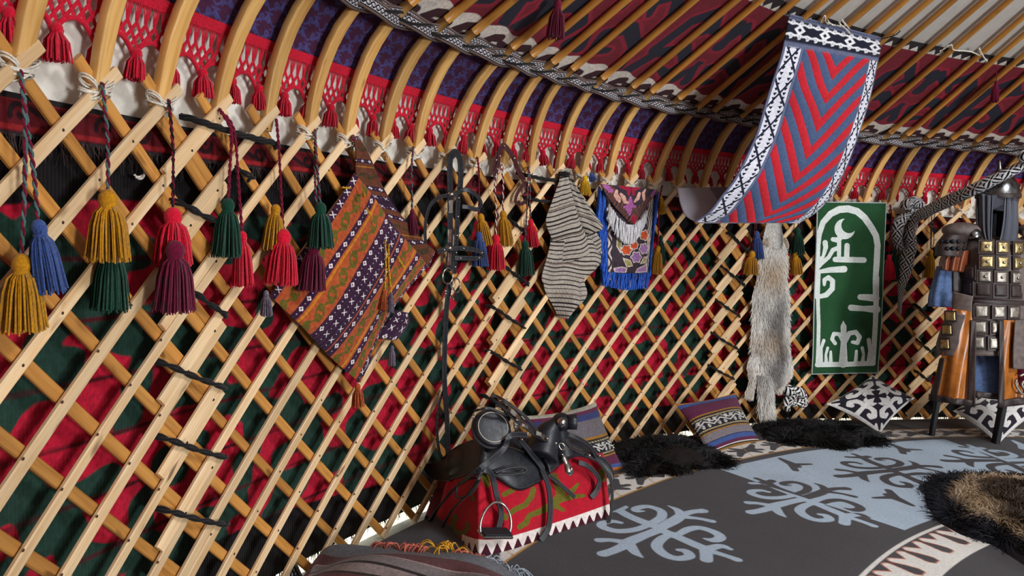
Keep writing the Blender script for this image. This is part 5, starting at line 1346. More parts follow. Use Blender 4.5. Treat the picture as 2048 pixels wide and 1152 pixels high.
def horn_field(u, v, W, Hh):
    o = np.full(u.shape, -9.)
    for k in range(4):
        x, y = (u, v) if k == 0 else (1 - u, 1 - v) if k == 1 else (v, u) if k == 2 else (1 - v, 1 - u)
        o = mx(o, stroke(x, y, [(.5, .0), (.5, .14), (.5, .27)], [.045, .038, .036]), stroke(x, y, [(.5, .27), (.5, .34), (.5, .445)], [.04, .05, .006]),
               stroke(x, y, [(.5, .29), (.43, .32), (.395, .37)], [.04, .036, .010]), stroke(x, y, [(.5, .29), (.57, .32), (.605, .37)], [.04, .036, .010]),
               stroke(x, y, [(.5, .20), (.41, .235), (.32, .225), (.265, .165), (.29, .115), (.34, .12)], [.03, .038, .046, .05, .042, .034]), stroke(x, y, [(.5, .20), (.59, .235), (.68, .225), (.735, .165), (.71, .115), (.66, .12)], [.03, .038, .046, .05, .042, .034]),
               stroke(x, y, [(.03, .012), (.97, .012)], .022), stroke(x, y, [(.10, .02), (.145, .07)], [.035, .02]), stroke(x, y, [(.90, .02), (.855, .07)], [.035, .02]))
    return [o, u * 0 - 1, u * 0 - 1, u * 0 - 1]
BWM = layered('black_white_felt', C(38, 34, 44), [(0, C(214, 212, 208))], soft=.004, amt=.12)
for k, (l, t_, r_, b_) in enumerate((((1652, 808), (1745, 750), (1830, 796), (1760, 868)), ((1905, 822), (1990, 762), (2090, 814), (1996, 890)))):
    T3, B3 = PW(*t_, .15), PF(*b_, .015); dl = lerp((T3 - EYE) @ FW, (B3 - EYE) @ FW, .55)
    cushion('cushion', ['black and white felt cushion standing on its corner below the green felt', 'black and white felt cushion standing on its corner behind the armour stand'][k], [T3, PD(*r_, dl + .02), B3, PD(*l, dl - .02)], .14, BWM, horn_field)
nf = lambda u, v, W, Hh: [mx(.0048 - np.hypot(fmod(u * W, .014) - .007, fmod(v * Hh, .016) - .008)), .012 - np.minimum(np.minimum(u, 1 - u), np.minimum(v, 1 - v)) * W, u * 0 - 1, u * 0 - 1]
cushion('cushion', 'corner of a small navy cushion with white dots at the bottom edge of the photo', [PD(584, 1100, 2.84), PD(640, 1210, 2.80), PD(590, 1320, 2.74), PD(540, 1215, 2.78)], .10, layered('navy_dotted_cloth', C(30, 34, 48), [(0, C(190, 196, 206)), (1, C(104, 112, 136))], soft=.001), nf, 60)

# ------------------------------------------------------------------ striped blanket in the foreground
back = smoothpts([PF(612, 1170, .02), PF(640, 1118, .05), PF(676, 1094, .09), PF(760, 1093, .11), PF(870, 1102, .12), PF(930, 1110, .11), PF(990, 1132, .08), PF(1060, 1165, .03)], 90)
front = smoothpts([PF(420, 1330, .02), PF(500, 1320, .04), PF(600, 1320, .05), PF(720, 1330, .06), PF(850, 1340, .06), PF(950, 1340, .05), PF(1060, 1330, .04), PF(1160, 1300, .02)], 90)
v = np.linspace(0, 1, 60)[:, None]; u = np.linspace(0, 1, 90)[None]; u, v = np.broadcast_arrays(u, v)
P = back[None] * (1 - v[..., None]) + front[None] * v[..., None]
P = P.copy(); P[..., 2] += .02 * np.sin(u * 17 + v * 3) * np.sin(v * 6 + .5) * np.clip(v * 4, 0, 1) + .012 * np.sin(v * 20 + u * 9)
P[..., 2] = np.maximum(P[..., 2], .012)
bl = thing('blanket', 'brown and grey striped blanket with a ragged fringe at the bottom edge of the photo', 'blanket', (back.mean(0) + front.mean(0)) / 2 * np.array([1, 1, 0]))
st = [(0, C(96, 98, 104)), (.07, C(84, 52, 54)), (.14, C(150, 130, 126)), (.145, C(112, 104, 104)), (.20, C(44, 36, 38)), (.215, C(132, 118, 116)), (.27, C(52, 44, 44)), (.285, C(96, 60, 60)), (.34, C(150, 134, 130)), (.36, C(84, 50, 52)), (.42, C(52, 42, 42)), (.44, C(122, 108, 104)), (.50, C(90, 56, 56)), (.56, C(46, 38, 38)), (.58, C(126, 112, 108)), (.66, C(88, 54, 54)), (.74, C(46, 38, 38)), (.77, C(118, 104, 100)), (.88, C(86, 52, 52))]
vv = v * 1.35 + .05 * np.sin(u * 6 + 1) + .03 * np.sin(u * 13) - .02 + .25 * (1 - u) * 0
sheet('blanket_cloth', P, ramped('blanket_stripes', st, []), bl, [u * 0 - 1] * 4, (u, np.clip(vv * .75, 0, 1)), .012)
for nm, c, lo, hi, n_, L_ in (('yellow_fringe', C(206, 150, 36), .58, .68, 20, .06), ('coral_fringe', C(190, 104, 88), .68, .86, 45, .03), ('grey_fringe', C(150, 160, 170), .82, .97, 50, .045), ('coral_fringe', C(170, 92, 74), .42, .56, 50, .03)):
    mb = MB()
    for k in range(n_):
        i = int(RN.uniform(lo, hi) * 89); p = back[i] + np.array([0, 0, .012])
        d = np.array([RN.normal(0, .5), RN.uniform(-.3, .8), 0]); d /= np.linalg.norm(d); l = L_ * RN.uniform(.5, 1.2); s = np.linspace(0, 1, 7)[:, None]
        q = p + d * l * s + np.array([RN.normal(0, .3), RN.normal(0, .3), 0]) * l * s ** 2; q[:, 2] += l * .5 * np.sin(s[:, 0] * 3) - .03 * s[:, 0]; q[:, 2] = np.maximum(q[:, 2], .008)
        mb.tube(q, .0024, 4)
    if nm not in M: M[nm] = cloth(nm, c, .3, 200)
    mb.build('fringe', M[nm], parent=bl, label=nm.replace('_', ' '))

# ================================================================== saddle on its red cloth
_m = np.linalg.solve(np.array([[1, 985, 1127], [1, 1222, 1044], [1, 1000, 905]]), np.array([1 / 2.90, 1 / 3.35, 1 / 3.16]))
def sdep(x, y):
    """depth of the near side of the cloth; it turns away round the left corner and stands upright above its ridge"""
    x = np.asarray(x, float); y = np.asarray(y, float)
    yy = np.maximum(y, 905 + .0 * x)
    xl = np.minimum(x, 958) - 958
    return 1 / (_m[0] + _m[1] * np.maximum(x, 958) + _m[2] * yy) + .0034 * -xl + .00001 * xl ** 2
_q = [PD(a, b, float(sdep(a, b))) for a, b in ((985, 1127), (1222, 1044), (1000, 905))]
nF = np.cross(_q[1] - _q[0], _q[2] - _q[0]); nF /= np.linalg.norm(nF)
if nF @ (EYE - _q[0]) < 0: nF = -nF
def SP(x, y, off=0.0):
    """point off metres in front of the near side of the saddle cloth for a photo pixel"""
    return PD(x, y, float(sdep(x, y)) - off / max(.35, abs(nF @ FW)) * .75)
st_ = thing('saddle_cloth', 'red felt saddle cloth with olive scrolls and a white toothed border', 'saddle cloth', [*PF(1080, 1060)[:2], 0])
nu, nv = 200, 120
bot = smoothpts([(866, 1062), (884, 1098), (925, 1121), (985, 1127), (1050, 1108), (1130, 1078), (1222, 1044)], nu)
topp = smoothpts([(898, 950), (908, 935), (930, 922), (985, 910), (1050, 905), (1130, 905), (1206, 908)], nu)
u = np.linspace(0, 1, nu)[None]; v = np.linspace(0, 1, nv)[:, None]; u, v = np.broadcast_arrays(u, v)
Xp = bot[None, :, 0] * (1 - v) + topp[None, :, 0] * v; Yp = bot[None, :, 1] * (1 - v) + topp[None, :, 1] * v
Dp = sdep(Xp, Yp); Dp = Dp - .010 * np.sin(u * 22) * np.sin(v * math.pi) - .012 * np.sin(u * 11 + 1) * v * (1 - v) * 3 + .03 * np.clip((v - .88) / .12, 0, 1) ** 2
P = EYE + (FW + CR * ((Xp - 1024) / FPX)[..., None] - CU * ((Yp - 576) / FPX)[..., None]) * Dp[..., None]
P[..., 2] = np.maximum(P[..., 2], .010)
bl_ = np.concatenate([[0], np.cumsum(np.linalg.norm(np.diff(P[0], axis=0), axis=1))]); SLn = bl_[-1]
fr_ = v
hh_ = np.linalg.norm(P[-1] - P[0], axis=1)[None]
xs, ys = np.broadcast_to(bl_[None], u.shape), v * hh_
px = np.stack([1024 + FPX * ((P - EYE) @ CR) / ((P - EYE) @ FW), 576 - FPX * ((P - EYE) @ CU) / ((P - EYE) @ FW)], -1)
ZX, ZY = (px[..., 0] - 830) * 4.8, (px[..., 1] - 900) * 4.8
vis = u > .33
bh = .105 * (1 - .2 * u)
bord = np.where(vis, bh - ys, -1)
p_ = .052; teeth = np.minimum(np.where(vis, bh * .78 - ys, -1) - tri(xs + .01, p_) * 1.9 + .008, .5)
ol = mx(stroke(ZX, ZY, [(390, 640), (365, 720), (400, 800), (470, 800), (515, 750), (505, 700)], [28, 26, 30, 26, 24, 16]), stroke(ZX, ZY, [(660, 240), (690, 330)], [44, 30]), stroke(ZX, ZY, [(540, 420), (570, 480)], [14, 14]),
        stroke(ZX, ZY, [(1130, 380), (1110, 450), (1050, 530), (960, 570), (900, 620)], [26, 28, 26, 26, 22]), stroke(ZX, ZY, [(1000, 740), (1060, 700), (1090, 630), (1200, 590), (1330, 520), (1400, 430), (1330, 250)], [26, 28, 24, 30, 40, 44, 30]),
        stroke(ZX, ZY, [(1380, 480), (1500, 450), (1620, 440)], [30, 26, 14]), stroke(ZX, ZY, [(1340, 540), (1420, 580)], [26, 16]), stroke(ZX, ZY, [(1500, 400), (1560, 330)], [26, 14]), stroke(ZX, ZY, [(850, 430), (930, 390)], [24, 24]), stroke(ZX, ZY, [(820, 600), (870, 660)], [26, 20]), stroke(ZX, ZY, [(1790, 200), (1800, 290)], [30, 20]))
ol = ol / 4.8 * .002
lip = np.where(vis, .016 - ys, -1)
SCM = layered('saddle_felt', C(176, 22, 42), [(0, C(104, 98, 30)), (1, C(226, 214, 208)), (2, C(66, 20, 36)), (3, C(170, 62, 92))], soft=.0015, amt=.16, bst=.6)
sheet('felt_cloth', P, SCM, st_, [ol, bord, teeth, lip], (u, v), .008)
# far side of the cloth, falling to the floor behind, and the dark toothed end flap
far = np.array([np.append((P[-1, k] + np.array([-.05, .16, 0]))[:2], .012) for k in range(nu)])
w_ = np.linspace(0, 1, 24)[:, None, None]
Pb = P[-1][None] * (1 - w_) + far[None] * w_; Pb = Pb + np.array([-.03, .035, .02]) * np.sin(w_ * math.pi)
if 'end_felt' not in M: M['end_felt'] = cloth('dark_red_felt', C(120, 16, 38), .2)
sheet('far_side', Pb, M['end_felt'], st_, None, None, .008)
Lx_, Rx_ = [(880, 955), (856, 1020), (838, 1078)], [(912, 945), (896, 1020), (884, 1096)]
Pe, ue, ve, Xe, Ye = rails(Lx_, Rx_, 24, 40, 0, dist=lambda u, v: 3.50 - .12 * v - .10 * u)
tf = np.minimum(ve - .70, .06 - np.abs(fmod(ue * 2, 1) - .5) * .3 + (ve - .78) * .8)
sheet('end_flap', Pe, layered('end_flap_felt', C(104, 14, 36), [(0, C(220, 208, 204))], soft=.01), st_, [tf, ue * 0 - 1, ue * 0 - 1], (ue, ve), .008, 'dark red end with white teeth')
sa = thing('saddle', 'black leather saddle with silver fittings and hanging straps on the red cloth', 'saddle', SP(1040, 905))
z1 = lambda p: conv(p, 930, 780, 6.4); z2 = lambda p: conv(p, 830, 900, 4.8)
def leather_sheet(name, L, R, nu, nv, off, bul, lab=None, mat=None, seam=True, both=True):
    rs = lambda p: smoothpts(p, nv)
    l, r = rs(L), rs(R); v = np.linspace(0, 1, nv); u = np.linspace(0, 1, nu)
    P = np.zeros((nv, nu, 3))
    for j in range(nv):
        a, b = SP(*l[j], off(0, v[j]) if callable(off) else off), SP(*r[j], off(1, v[j]) if callable(off) else off)
        P[j] = a * (1 - u[:, None]) + b * u[:, None]
        P[j] += nF * bul(u, v[j])[:, None]
    mb = MB(); mb.grid(P, 0)
    o = mb.build(name, mat or M['leather'], parent=sa, solid=.008, label=lab)
    if seam:
        m2 = MB(); j = int(nu * .03) + 1
        for col in (1, nu - 2): m2.tube(P[1:-1, col] + nF * .004, .0010, 4)
        m2.tube(P[nv - 2, 1:-1] + nF * .004, .0010, 4)
        s2 = m2.build('stitching', M['stitch'], parent=o)
    return o
z3 = lambda p: conv(p, 800, 740, 2.796)
# skirts: near side, left wing and right breast flap
leather_sheet('skirt', z3([(255, 478), (330, 420), (420, 392), (520, 410), (620, 430), (700, 460), (790, 470), (880, 430)]), z3([(262, 622), (345, 596), (440, 560), (540, 606), (655, 672), (750, 640), (822, 588), (900, 492)]), 24, 60, .02, lambda u, v: .022 * np.sin(u * math.pi) ** .7)
leather_sheet('skirt_wing', z3([(122, 522), (170, 522), (225, 502), (285, 450)]), z3([(126, 530), (152, 580), (195, 614), (285, 622)]), 20, 30, lambda u, v: .02 + .09 * (1 - v) ** 1.5, lambda u, v: .02 * np.sin(u * math.pi), 'left wing of the skirt')
leather_sheet('breast_flap', z2([(1230, 90), (1340, 50), (1440, 10), (1560, -10), (1700, 30), (1820, 90), (1890, 180), (1905, 290)]), z2([(1290, 230), (1350, 170), (1440, 110), (1540, 60), (1660, 80), (1760, 130), (1840, 210), (1885, 310)]), 14, 40, .06, lambda u, v: .008 * np.sin(u * math.pi))
# seat: padded body between cantle and pommel
mb = MB(); sp0 = smoothpts([SP(*q, o) for q, o in (((905, 940), -.12), ((950, 920), -.13), ((1010, 910), -.13), ((1070, 910), -.13), ((1140, 910), -.12), ((1190, 918), -.10))], 30)
mb.tube(sp0, np.interp(np.linspace(0, 1, 30), [0, .1, .3, .55, .8, 1], [.03, .09, .12, .10, .10, .05]), 20, fl=.8); mb.build('seat', M['leather'], parent=sa)
# cantle: a thick padded disc, tilted back
cc_ = SP(*z1([(345, 490)])[0], .06); px1 = np.linalg.norm(cc_ - EYE) / FPX
fx = CR * .93 + FW * .35; fy = CU * .97 - CR * .1
Mx = frame(fx, -FW + CU * .55 + CR * .25, cc_)
mb = MB(); R_ = 230 / 6.4 * px1
mb.lathe([(1e-4, .018), (R_ * .5, .018), (R_ * .82, .017), (R_ * .92, .016), (R_ * .99, .012), (R_ * 1.04, .0), (R_ * 1.0, -.03), (R_ * .8, -.045), (1e-4, -.05)], 40, Mx, 0, squash=(1.0, 1.02, 1))
mb.build('cantle', M['leather'], parent=sa)
mb = MB(); th = np.linspace(0, 2 * math.pi, 61)[:-1]
mb.tube(Mx[:3, 3] + Mx[:3, 2] * .017 + (np.cos(th)[:, None] * Mx[:3, 0] + np.sin(th)[:, None] * Mx[:3, 1]) * R_ * .84, .0016, 4, mat=1, closed=True)
mb.tube(Mx[:3, 3] + Mx[:3, 2] * -.01 + (np.cos(th)[:, None] * Mx[:3, 0] + np.sin(th)[:, None] * Mx[:3, 1]) * R_ * 1.03, .008, 8, closed=True)
mb.build('piping', [M['leather_edge'], M['cord_white']], parent=sa)
# pommel with horn
P1 = [SP(*q, o) for q, o in zip(z1([(960, 860), (1010, 700), (1060, 560), (1130, 470), (1190, 430)]), (.05, .05, .05, .06, .07))]
mb = MB(); mb.tube(smoothpts(P1, 20), np.interp(np.linspace(0, 1, 20), [0, .5, .8, 1], [.075, .055, .034, .03]), 16)
P2 = [SP(*q, o) for q, o in zip(z1([(1260, 860), (1230, 700), (1210, 560), (1200, 470)]), (.05, .05, .06, .07))]
mb.tube(smoothpts(P2, 16), np.interp(np.linspace(0, 1, 16), [0, 1], [.05, .03]), 14)
mb.build('pommel', M['leather'], parent=sa)
hc_ = SP(*z1([(1235, 415)])[0], .09)
mb = MB(); Mh = frame(CR, -FW + CR * .35 + CU * .15, hc_)
mb.lathe([(1e-4, .034), (.016, .031), (.030, .018), (.036, .0), (.040, -.006), (.042, -.014), (.036, -.022), (.022, -.03), (.018, -.06), (1e-4, -.062)], 24, Mh); hn = mb.build('horn', M['leather'], parent=sa)
mb = MB(); mb.lathe([(1e-4, .042), (.012, .039), (.021, .028), (.022, .02)], 18, Mh); mb.build('horn_cap', M['steel'], parent=hn)
mb = MB(); Mc = frame(CU, CR, hc_ + CR * .045 - FW * -.01)
mb.lathe([(.026, -.02), (.032, -.02), (.033, .02), (.027, .022)], 20, Mc); mb.build('horn_collar', M['leather'], parent=hn)
def sstrap(path, w, off, name='strap', n=60, parent=sa, twist=None, mats=None):
    offs = np.asarray(off if hasattr(off, '__len__') else [off] * len(path), float)
    P = smoothpts([SP(*q, o) for q, o in zip(path, offs)], n)
    P[:, 2] = np.maximum(P[:, 2], .012)
    N = nF if twist is None else np.asarray(twist)
    mb = MB(); mb.lath(P, np.broadcast_to(N, P.shape), w, .006, 0, .3)
    T = np.gradient(P, axis=0); T /= np.linalg.norm(T, axis=1)[:, None]; Nn = N - T * (T @ N)[:, None]; Nn /= np.linalg.norm(Nn, axis=1)[:, None]; S = np.cross(Nn, T)
    for sg in (-1, 1): mb.tube(P + S * sg * w * .34 + Nn * .003, .0007, 4, 2)
    return mb.build(name, mats or M['strap'], parent=parent)
kk = 3.15 / FPX
sstrap(z2([(110, 950), (112, 800), (180, 620), (300, 460), (420, 330), (620, 180), (840, 0)]) + z1([(560, 600), (680, 570), (790, 580)]), 60 / 4.8 * kk, [.05, .11, .13, .13, .12, .12, .13, .14, .13, .11], 'girth_strap', 90)
sstrap(z2([(240, 930), (262, 760), (340, 600), (480, 450), (590, 310), (640, 210)]), 30 / 4.8 * kk, [.04, .07, .08, .08, .09, .08], 'strap')
sstrap(z1([(690, 620), (790, 740), (900, 880), (1000, 1010)]) + z2([(1215, 180), (1275, 330), (1300, 500), (1290, 700), (1255, 800), (1205, 868)]), 62 / 4.8 * kk, [.08, .075, .07, .065, .06, .05, .045, .04, .03, .02], 'strap', 80)
sstrap(z2([(560, 225), (640, 190), (720, 215), (755, 300), (780, 420), (800, 500)]), 64 / 4.8 * kk, [.05, .065, .07, .05, .045, .05], 'stirrup_leather')
sstrap(z2([(800, 505), (822, 570), (825, 650), (800, 755)]), 60 / 4.8 * kk, [.05, .035, .03, .03], 'stirrup_leather')
sstrap(z2([(600, 260), (520, 280), (430, 310), (395, 390), (410, 455), (480, 450), (560, 390), (620, 290)]), 22 / 4.8 * kk, [.09, .10, .11, .115, .11, .10, .09, .09], 'strap_loop')
sstrap(z2([(770, 215), (870, 180), (1000, 162), (1065, 180), (1040, 215), (920, 235), (790, 232)]), 26 / 4.8 * kk, [.06, .075, .085, .09, .08, .07, .06], 'strap_loop', 60, twist=np.array([0, -.3, 1.]))
sstrap(z2([(1275, 235), (1400, 335), (1535, 452)]), 46 / 4.8 * kk, .03, 'strap', 30)
sstrap(z2([(1570, 120), (1650, 150), (1730, 220), (1768, 300), (1740, 395), (1690, 455)]), 60 / 4.8 * kk, [.05, .06, .06, .05, .035, .02], 'strap', 50)
sstrap(z2([(1640, 20), (1760, 110), (1850, 230), (1888, 340), (1892, 500), (1880, 620), (1846, 752)]), 36 / 4.8 * kk, [.06, .07, .075, .07, .06, .05, .05], 'strap', 60)
sstrap(z1([(1300, 560), (1450, 620), (1600, 720), (1680, 860)]), 70 / 6.4 * kk, [.07, .09, .09, .08], 'strap', 40)
sstrap(z1([(120, 270), (230, 240), (340, 240), (450, 290), (560, 330)]), 34 / 6.4 * kk, [.06, .08, .09, .10, .10], 'strap', 40)
# stirrup
sp_ = thing('stirrup', 'steel stirrup with black tread hanging on the near side of the saddle', 'stirrup', SP(*z2([(775, 830)])[0], .04))
mb = MB(); arch = z2([(628, 800), (626, 730), (640, 660), (680, 575), (740, 515), (790, 502), (845, 520), (895, 585), (918, 660), (922, 730), (908, 800)])
mb.tube(smoothpts([SP(*q, .055) for q in arch], 50), .0055, 8); mb.build('arch', M['steel'], parent=sp_)
c0, c1 = SP(*z2([(628, 806)])[0], .055), SP(*z2([(910, 806)])[0], .055)
ax = (c1 - c0); Lx = np.linalg.norm(ax); Mt = frame(ax, nF * .35 + np.array([0, 0, 1.]), (c0 + c1) / 2 + nF * .0)
mb = MB(); mb.box(Mt, (Lx, .055, .010)); mb.build('tread', M['steel'], parent=sp_)
Mt2 = Mt.copy(); Mt2[:3, 3] += Mt[:3, 2] * .008
mb = MB(); mb.box(Mt2, (Lx * .92, .05, .010)); mb.build('tread_pad', M['leather'], parent=sp_, label='black ribbed tread')
# silver fittings, buckles and the dangling silver ornament
mb = MB(); rc = SP(*z1([(1238, 722)])[0], .12); ring(mb, rc, 46 / 6.4 * kk, nF + np.array([0, 0, .1]), .0038); mb.build('ring', M['steel'], parent=sa)
mb = MB(); ring(mb, SP(*z1([(108, 340)])[0], .07), 34 / 6.4 * kk, CR + FW * .3, .003); mb.build('ring', M['steel'], parent=sa)
for q, o in (((1050, 620), .12), ((1160, 680), .12), ((725, 628), .10), ((1590, 835), .1), ((1720, 840), .1), ((660, 380), .13), ((640, 470), .12)):
    mb = MB(); mb.ball(SP(*z1([q])[0], o), (.008, .008, .006), 10); mb.build('silver_stud', M['steel'], parent=sa)
for a, b, w, o in (((700, 445), (800, 480), .016, .12), ((640, 400), (660, 500), .022, .12), ((910, 550), (1010, 600), .02, .115), ((580, 260), (700, 380), .022, .13)):
    A0, B0 = SP(*z1([a])[0], o), SP(*z1([b])[0], o); mb = MB(); mb.lath(np.array([A0, (A0 + B0) / 2 + nF * .004, B0]), nF, w, .006, 0, .3); mb.build('silver_fitting', M['steel'], parent=sa)
mb = MB(); path = smoothpts([SP(*q, .10) for q in z1([(1248, 820), (1275, 880), (1300, 940), (1325, 1000), (1340, 1060), (1345, 1095)])], 26)
mb.tube(path, np.interp(np.linspace(0, 1, 26), [0, .15, .4, .55, .75, .9, 1], [.006, .016, .015, .022, .026, .018, .006]), 10, fl=.6)
mb.ball(path[17] + nF * .012, .010, 10); mb.build('silver_pendant', M['steel'], parent=sa)
# second headstall lying over the saddle
hs = thing('headstall', 'dark brown studded headstall with silver pieces lying across the saddle seat', 'headstall', SP(*z1([(700, 430)])[0], .1))
M['dark_brown'] = plain('dark_brown_leather', C(42, 36, 36), .4, 0, .5, .3, 40, .25); DB = [M['dark_brown'], M['dark_brown'], M['stitch'], M['steel']]
sstrap(z1([(400, 170), (480, 200), (580, 300), (680, 390), (800, 480), (900, 560), (1030, 620), (1180, 700)]), 90 / 6.4 * kk, [.06, .08, .11, .12, .11, .10, .105, .11], 'cheek_strap', 70, hs, mats=DB)
sstrap(z1([(330, 70), (420, 90), (540, 160), (660, 250), (780, 350), (880, 470), (930, 540)]), 50 / 6.4 * kk, [-.02, .0, .05, .08, .10, .10, .09], 'crown_strap', 60, hs, mats=DB)
sstrap(z1([(420, 180), (500, 150), (560, 200), (540, 260), (470, 240)]), 40 / 6.4 * kk, [.07, .09, .10, .10, .08], 'strap_loop', 40, hs, mats=DB)
sstrap(z1([(640, 400), (650, 480), (680, 560)]), 70 / 6.4 * kk, [.12, .11, .09], 'strap', 20, hs, mats=DB)
sstrap(z1([(1270, 560), (1300, 650), (1330, 700), (1400, 760), (1500, 800)]), 60 / 6.4 * kk, [.08, .10, .10, .09, .08], 'nose_strap', 30, hs, mats=DB)
# ================================================================== suit of armour on a stand
AD = 4.85
ar = thing('suit_of_armour', 'suit of leather and metal plate armour with orange skirts on a stand at the right', 'armour', [*PD(1990, 880, AD)[:2], 0.0])
M['arm_leather'] = plain('armour_leather', C(104, 92, 88), .55, 0, .4, .3, 30, .3)
M['arm_dark'] = plain('armour_dark_leather', C(56, 45, 43), .5, 0, .4, .3, 30, .3)
M['orange_leather'] = plain('orange_leather', C(168, 98, 30), .38, 0, .5, .3, 14, .2, .2)
M['tan_sleeve'] = plain('red_brown_leather', C(122, 62, 34), .35, 0, .5, .3, 14, .2, .3)
M['denim'] = cloth('blue_cloth', C(84, 106, 146), .25, 60)
M['brass'] = plain('brass_plate', C(178, 158, 112), .32, .85, .5, .35, 40, .4)
M['iron'] = plain('iron_plate', C(156, 150, 140), .42, .85, .5, .35, 40, .4)
M['helm'] = plain('helmet_steel', C(120, 120, 122), .26, 1.0, .5, .3, 25, .25)
M['stand'] = plain('black_iron', C(24, 25, 30), .5, .3)
PA = PX_ = FPX / AD
def shell_rings(rows, mat, name, parent, seg=40, cap=True, flat=.62):
    """rows: (centre px, y px, half width px, depth factor) -> closed elliptical body"""
    q = smoothpts(np.array([(a, b, c, d) for a, b, c, d in rows], float), 40)
    th = np.linspace(0, 2 * math.pi, seg + 1)[:-1]; P = []
    fx = np.array([FW[0], FW[1], 0]); fx /= np.linalg.norm(fx); sx = np.array([fx[1], -fx[0], 0])
    for cx, y, hw, df in q:
        c = PD(cx, y, AD); P.append(c + np.cos(th)[:, None] * sx * hw / PA + np.sin(th)[:, None] * fx * hw / PA * df)
    mb = MB(); mb.grid(np.array(P), 0, cv=True)
    return mb.build(name, mat, parent=parent, solid=.004)
def front(x, y, cx, hw, df, extra=.0):
    """distance to the near side of such a body"""
    t = np.clip((np.asarray(x, float) - cx) / hw, -.99, .99)
    return AD - np.sqrt(1 - t ** 2) * hw / PA * df - extra
shell_rings([(2004, 474, 30, .6), (2003, 484, 62, .55), (2003, 500, 72, .6), (2003, 540, 73, .62), (2001, 580, 72, .62), (1999, 610, 66, .62), (1998, 634, 66, .62)], M['arm_leather'], 'cuirass', ar)
tor = lambda x, y: front(x, y, 2002, 74, .62, .006)
def dpanel(name, L, R, mat, distf, nu=24, nv=24, wob=None, lab=None, solid=.006, parent=ar):
    P, u, v, X, Y = rails(L, R, nu, nv, 0, dist=lambda u, v: u * 0 + AD)
    D = distf(X, Y, u, v); d = FW + CR * ((X - 1024) / FPX)[..., None] - CU * ((Y - 576) / FPX)[..., None]
    P = EYE + d * D[..., None]
    return sheet(name, P, mat, parent, None, (u, v), solid, lab)
# skirts: inner blue cloth, two orange leather panels with brown borders
shell_rings([(1998, 625, 66, .62), (1993, 680, 76, .65), (1985, 740, 88, .7), (1982, 782, 94, .72)], M['denim'], 'blue_undergarment', ar)
sk_d = lambda e: (lambda X, Y, u, v: front(X, Y, 1992, 130, .55, e) + .014 * np.sin(X * .13 + Y * .01) * np.clip(v, 0, 1) + .003 * np.sin(X * .3 + Y * .05))
dpanel('skirt_panel', [(1905, 618), (1893, 680), (1876, 740), (1868, 800)], [(1942, 622), (1950, 690), (1950, 750), (1948, 812)], M['orange_leather'], sk_d(.025), 40, 40, lab='orange leather skirt panel')
dpanel('skirt_border', [(1880, 716), (1869, 760), (1857, 800)], [(1890, 716), (1882, 760), (1874, 801)], M['arm_dark'], sk_d(.035), 8, 20)
dpanel('skirt_border', [(1942, 640), (1938, 720), (1935, 812)], [(1952, 640), (1952, 720), (1950, 815)], M['arm_dark'], sk_d(.035), 8, 20)
dpanel('skirt_border', [(1858, 788), (1858, 800)], [(1950, 802), (1950, 815)], M['arm_dark'], sk_d(.036), 30, 4)
dpanel('skirt_panel', [(2006, 640), (2006, 720), (2004, 812)], [(2075, 640), (2090, 720), (2100, 800)], M['orange_leather'], sk_d(.025), 40, 40, lab='orange leather skirt panel')
dpanel('skirt_border', [(1998, 640), (1998, 720), (1996, 812)], [(2007, 640), (2008, 720), (2008, 815)], M['arm_dark'], sk_d(.035), 8, 20)
dpanel('skirt_border', [(1998, 800), (1998, 815)], [(2100, 790), (2100, 804)], M['arm_dark'], sk_d(.036), 30, 4)
dpanel('skirt_border', [(1950, 782), (1950, 794)], [(1998, 788), (1998, 800)], M['arm_dark'], sk_d(.0), 14, 4)
# tassets
dpanel('tasset', [(1948, 606), (1940, 650), (1936, 712)], [(2052, 612), (2048, 660), (2040, 712)], M['arm_leather'], lambda X, Y, u, v: front(X, Y, 1998, 90, .62, .05), 30, 24)
z5 = lambda p: conv(p, 1840, 520, 5.236)
dpanel('tasset', z5([(300, 520), (235, 680), (180, 850), (150, 990)]), z5([(480, 578), (420, 760), (405, 880), (350, 1005)]), M['arm_leather'], lambda X, Y, u, v: front(X, Y, 1990, 118, .6, .045), 24, 24)
dpanel('tasset', [(2030, 640), (2026, 700), (2026, 738)], [(2090, 640), (2096, 700), (2090, 740)], M['arm_leather'], lambda X, Y, u, v: front(X, Y, 1998, 110, .62, .07), 20, 20)
dpanel('side_flap', z5([(345, 330), (340, 500), (420, 540)]), z5([(560, 380), (545, 460), (545, 590)]), M['arm_leather'], lambda X, Y, u, v: front(X, Y, 2000, 110, .6, .03), 16, 16)
dpanel('belt', [(1925, 598), (1926, 612)], [(2075, 602), (2075, 616)], M['arm_dark'], lambda X, Y, u, v: tor(X, Y) - .012, 30, 4)
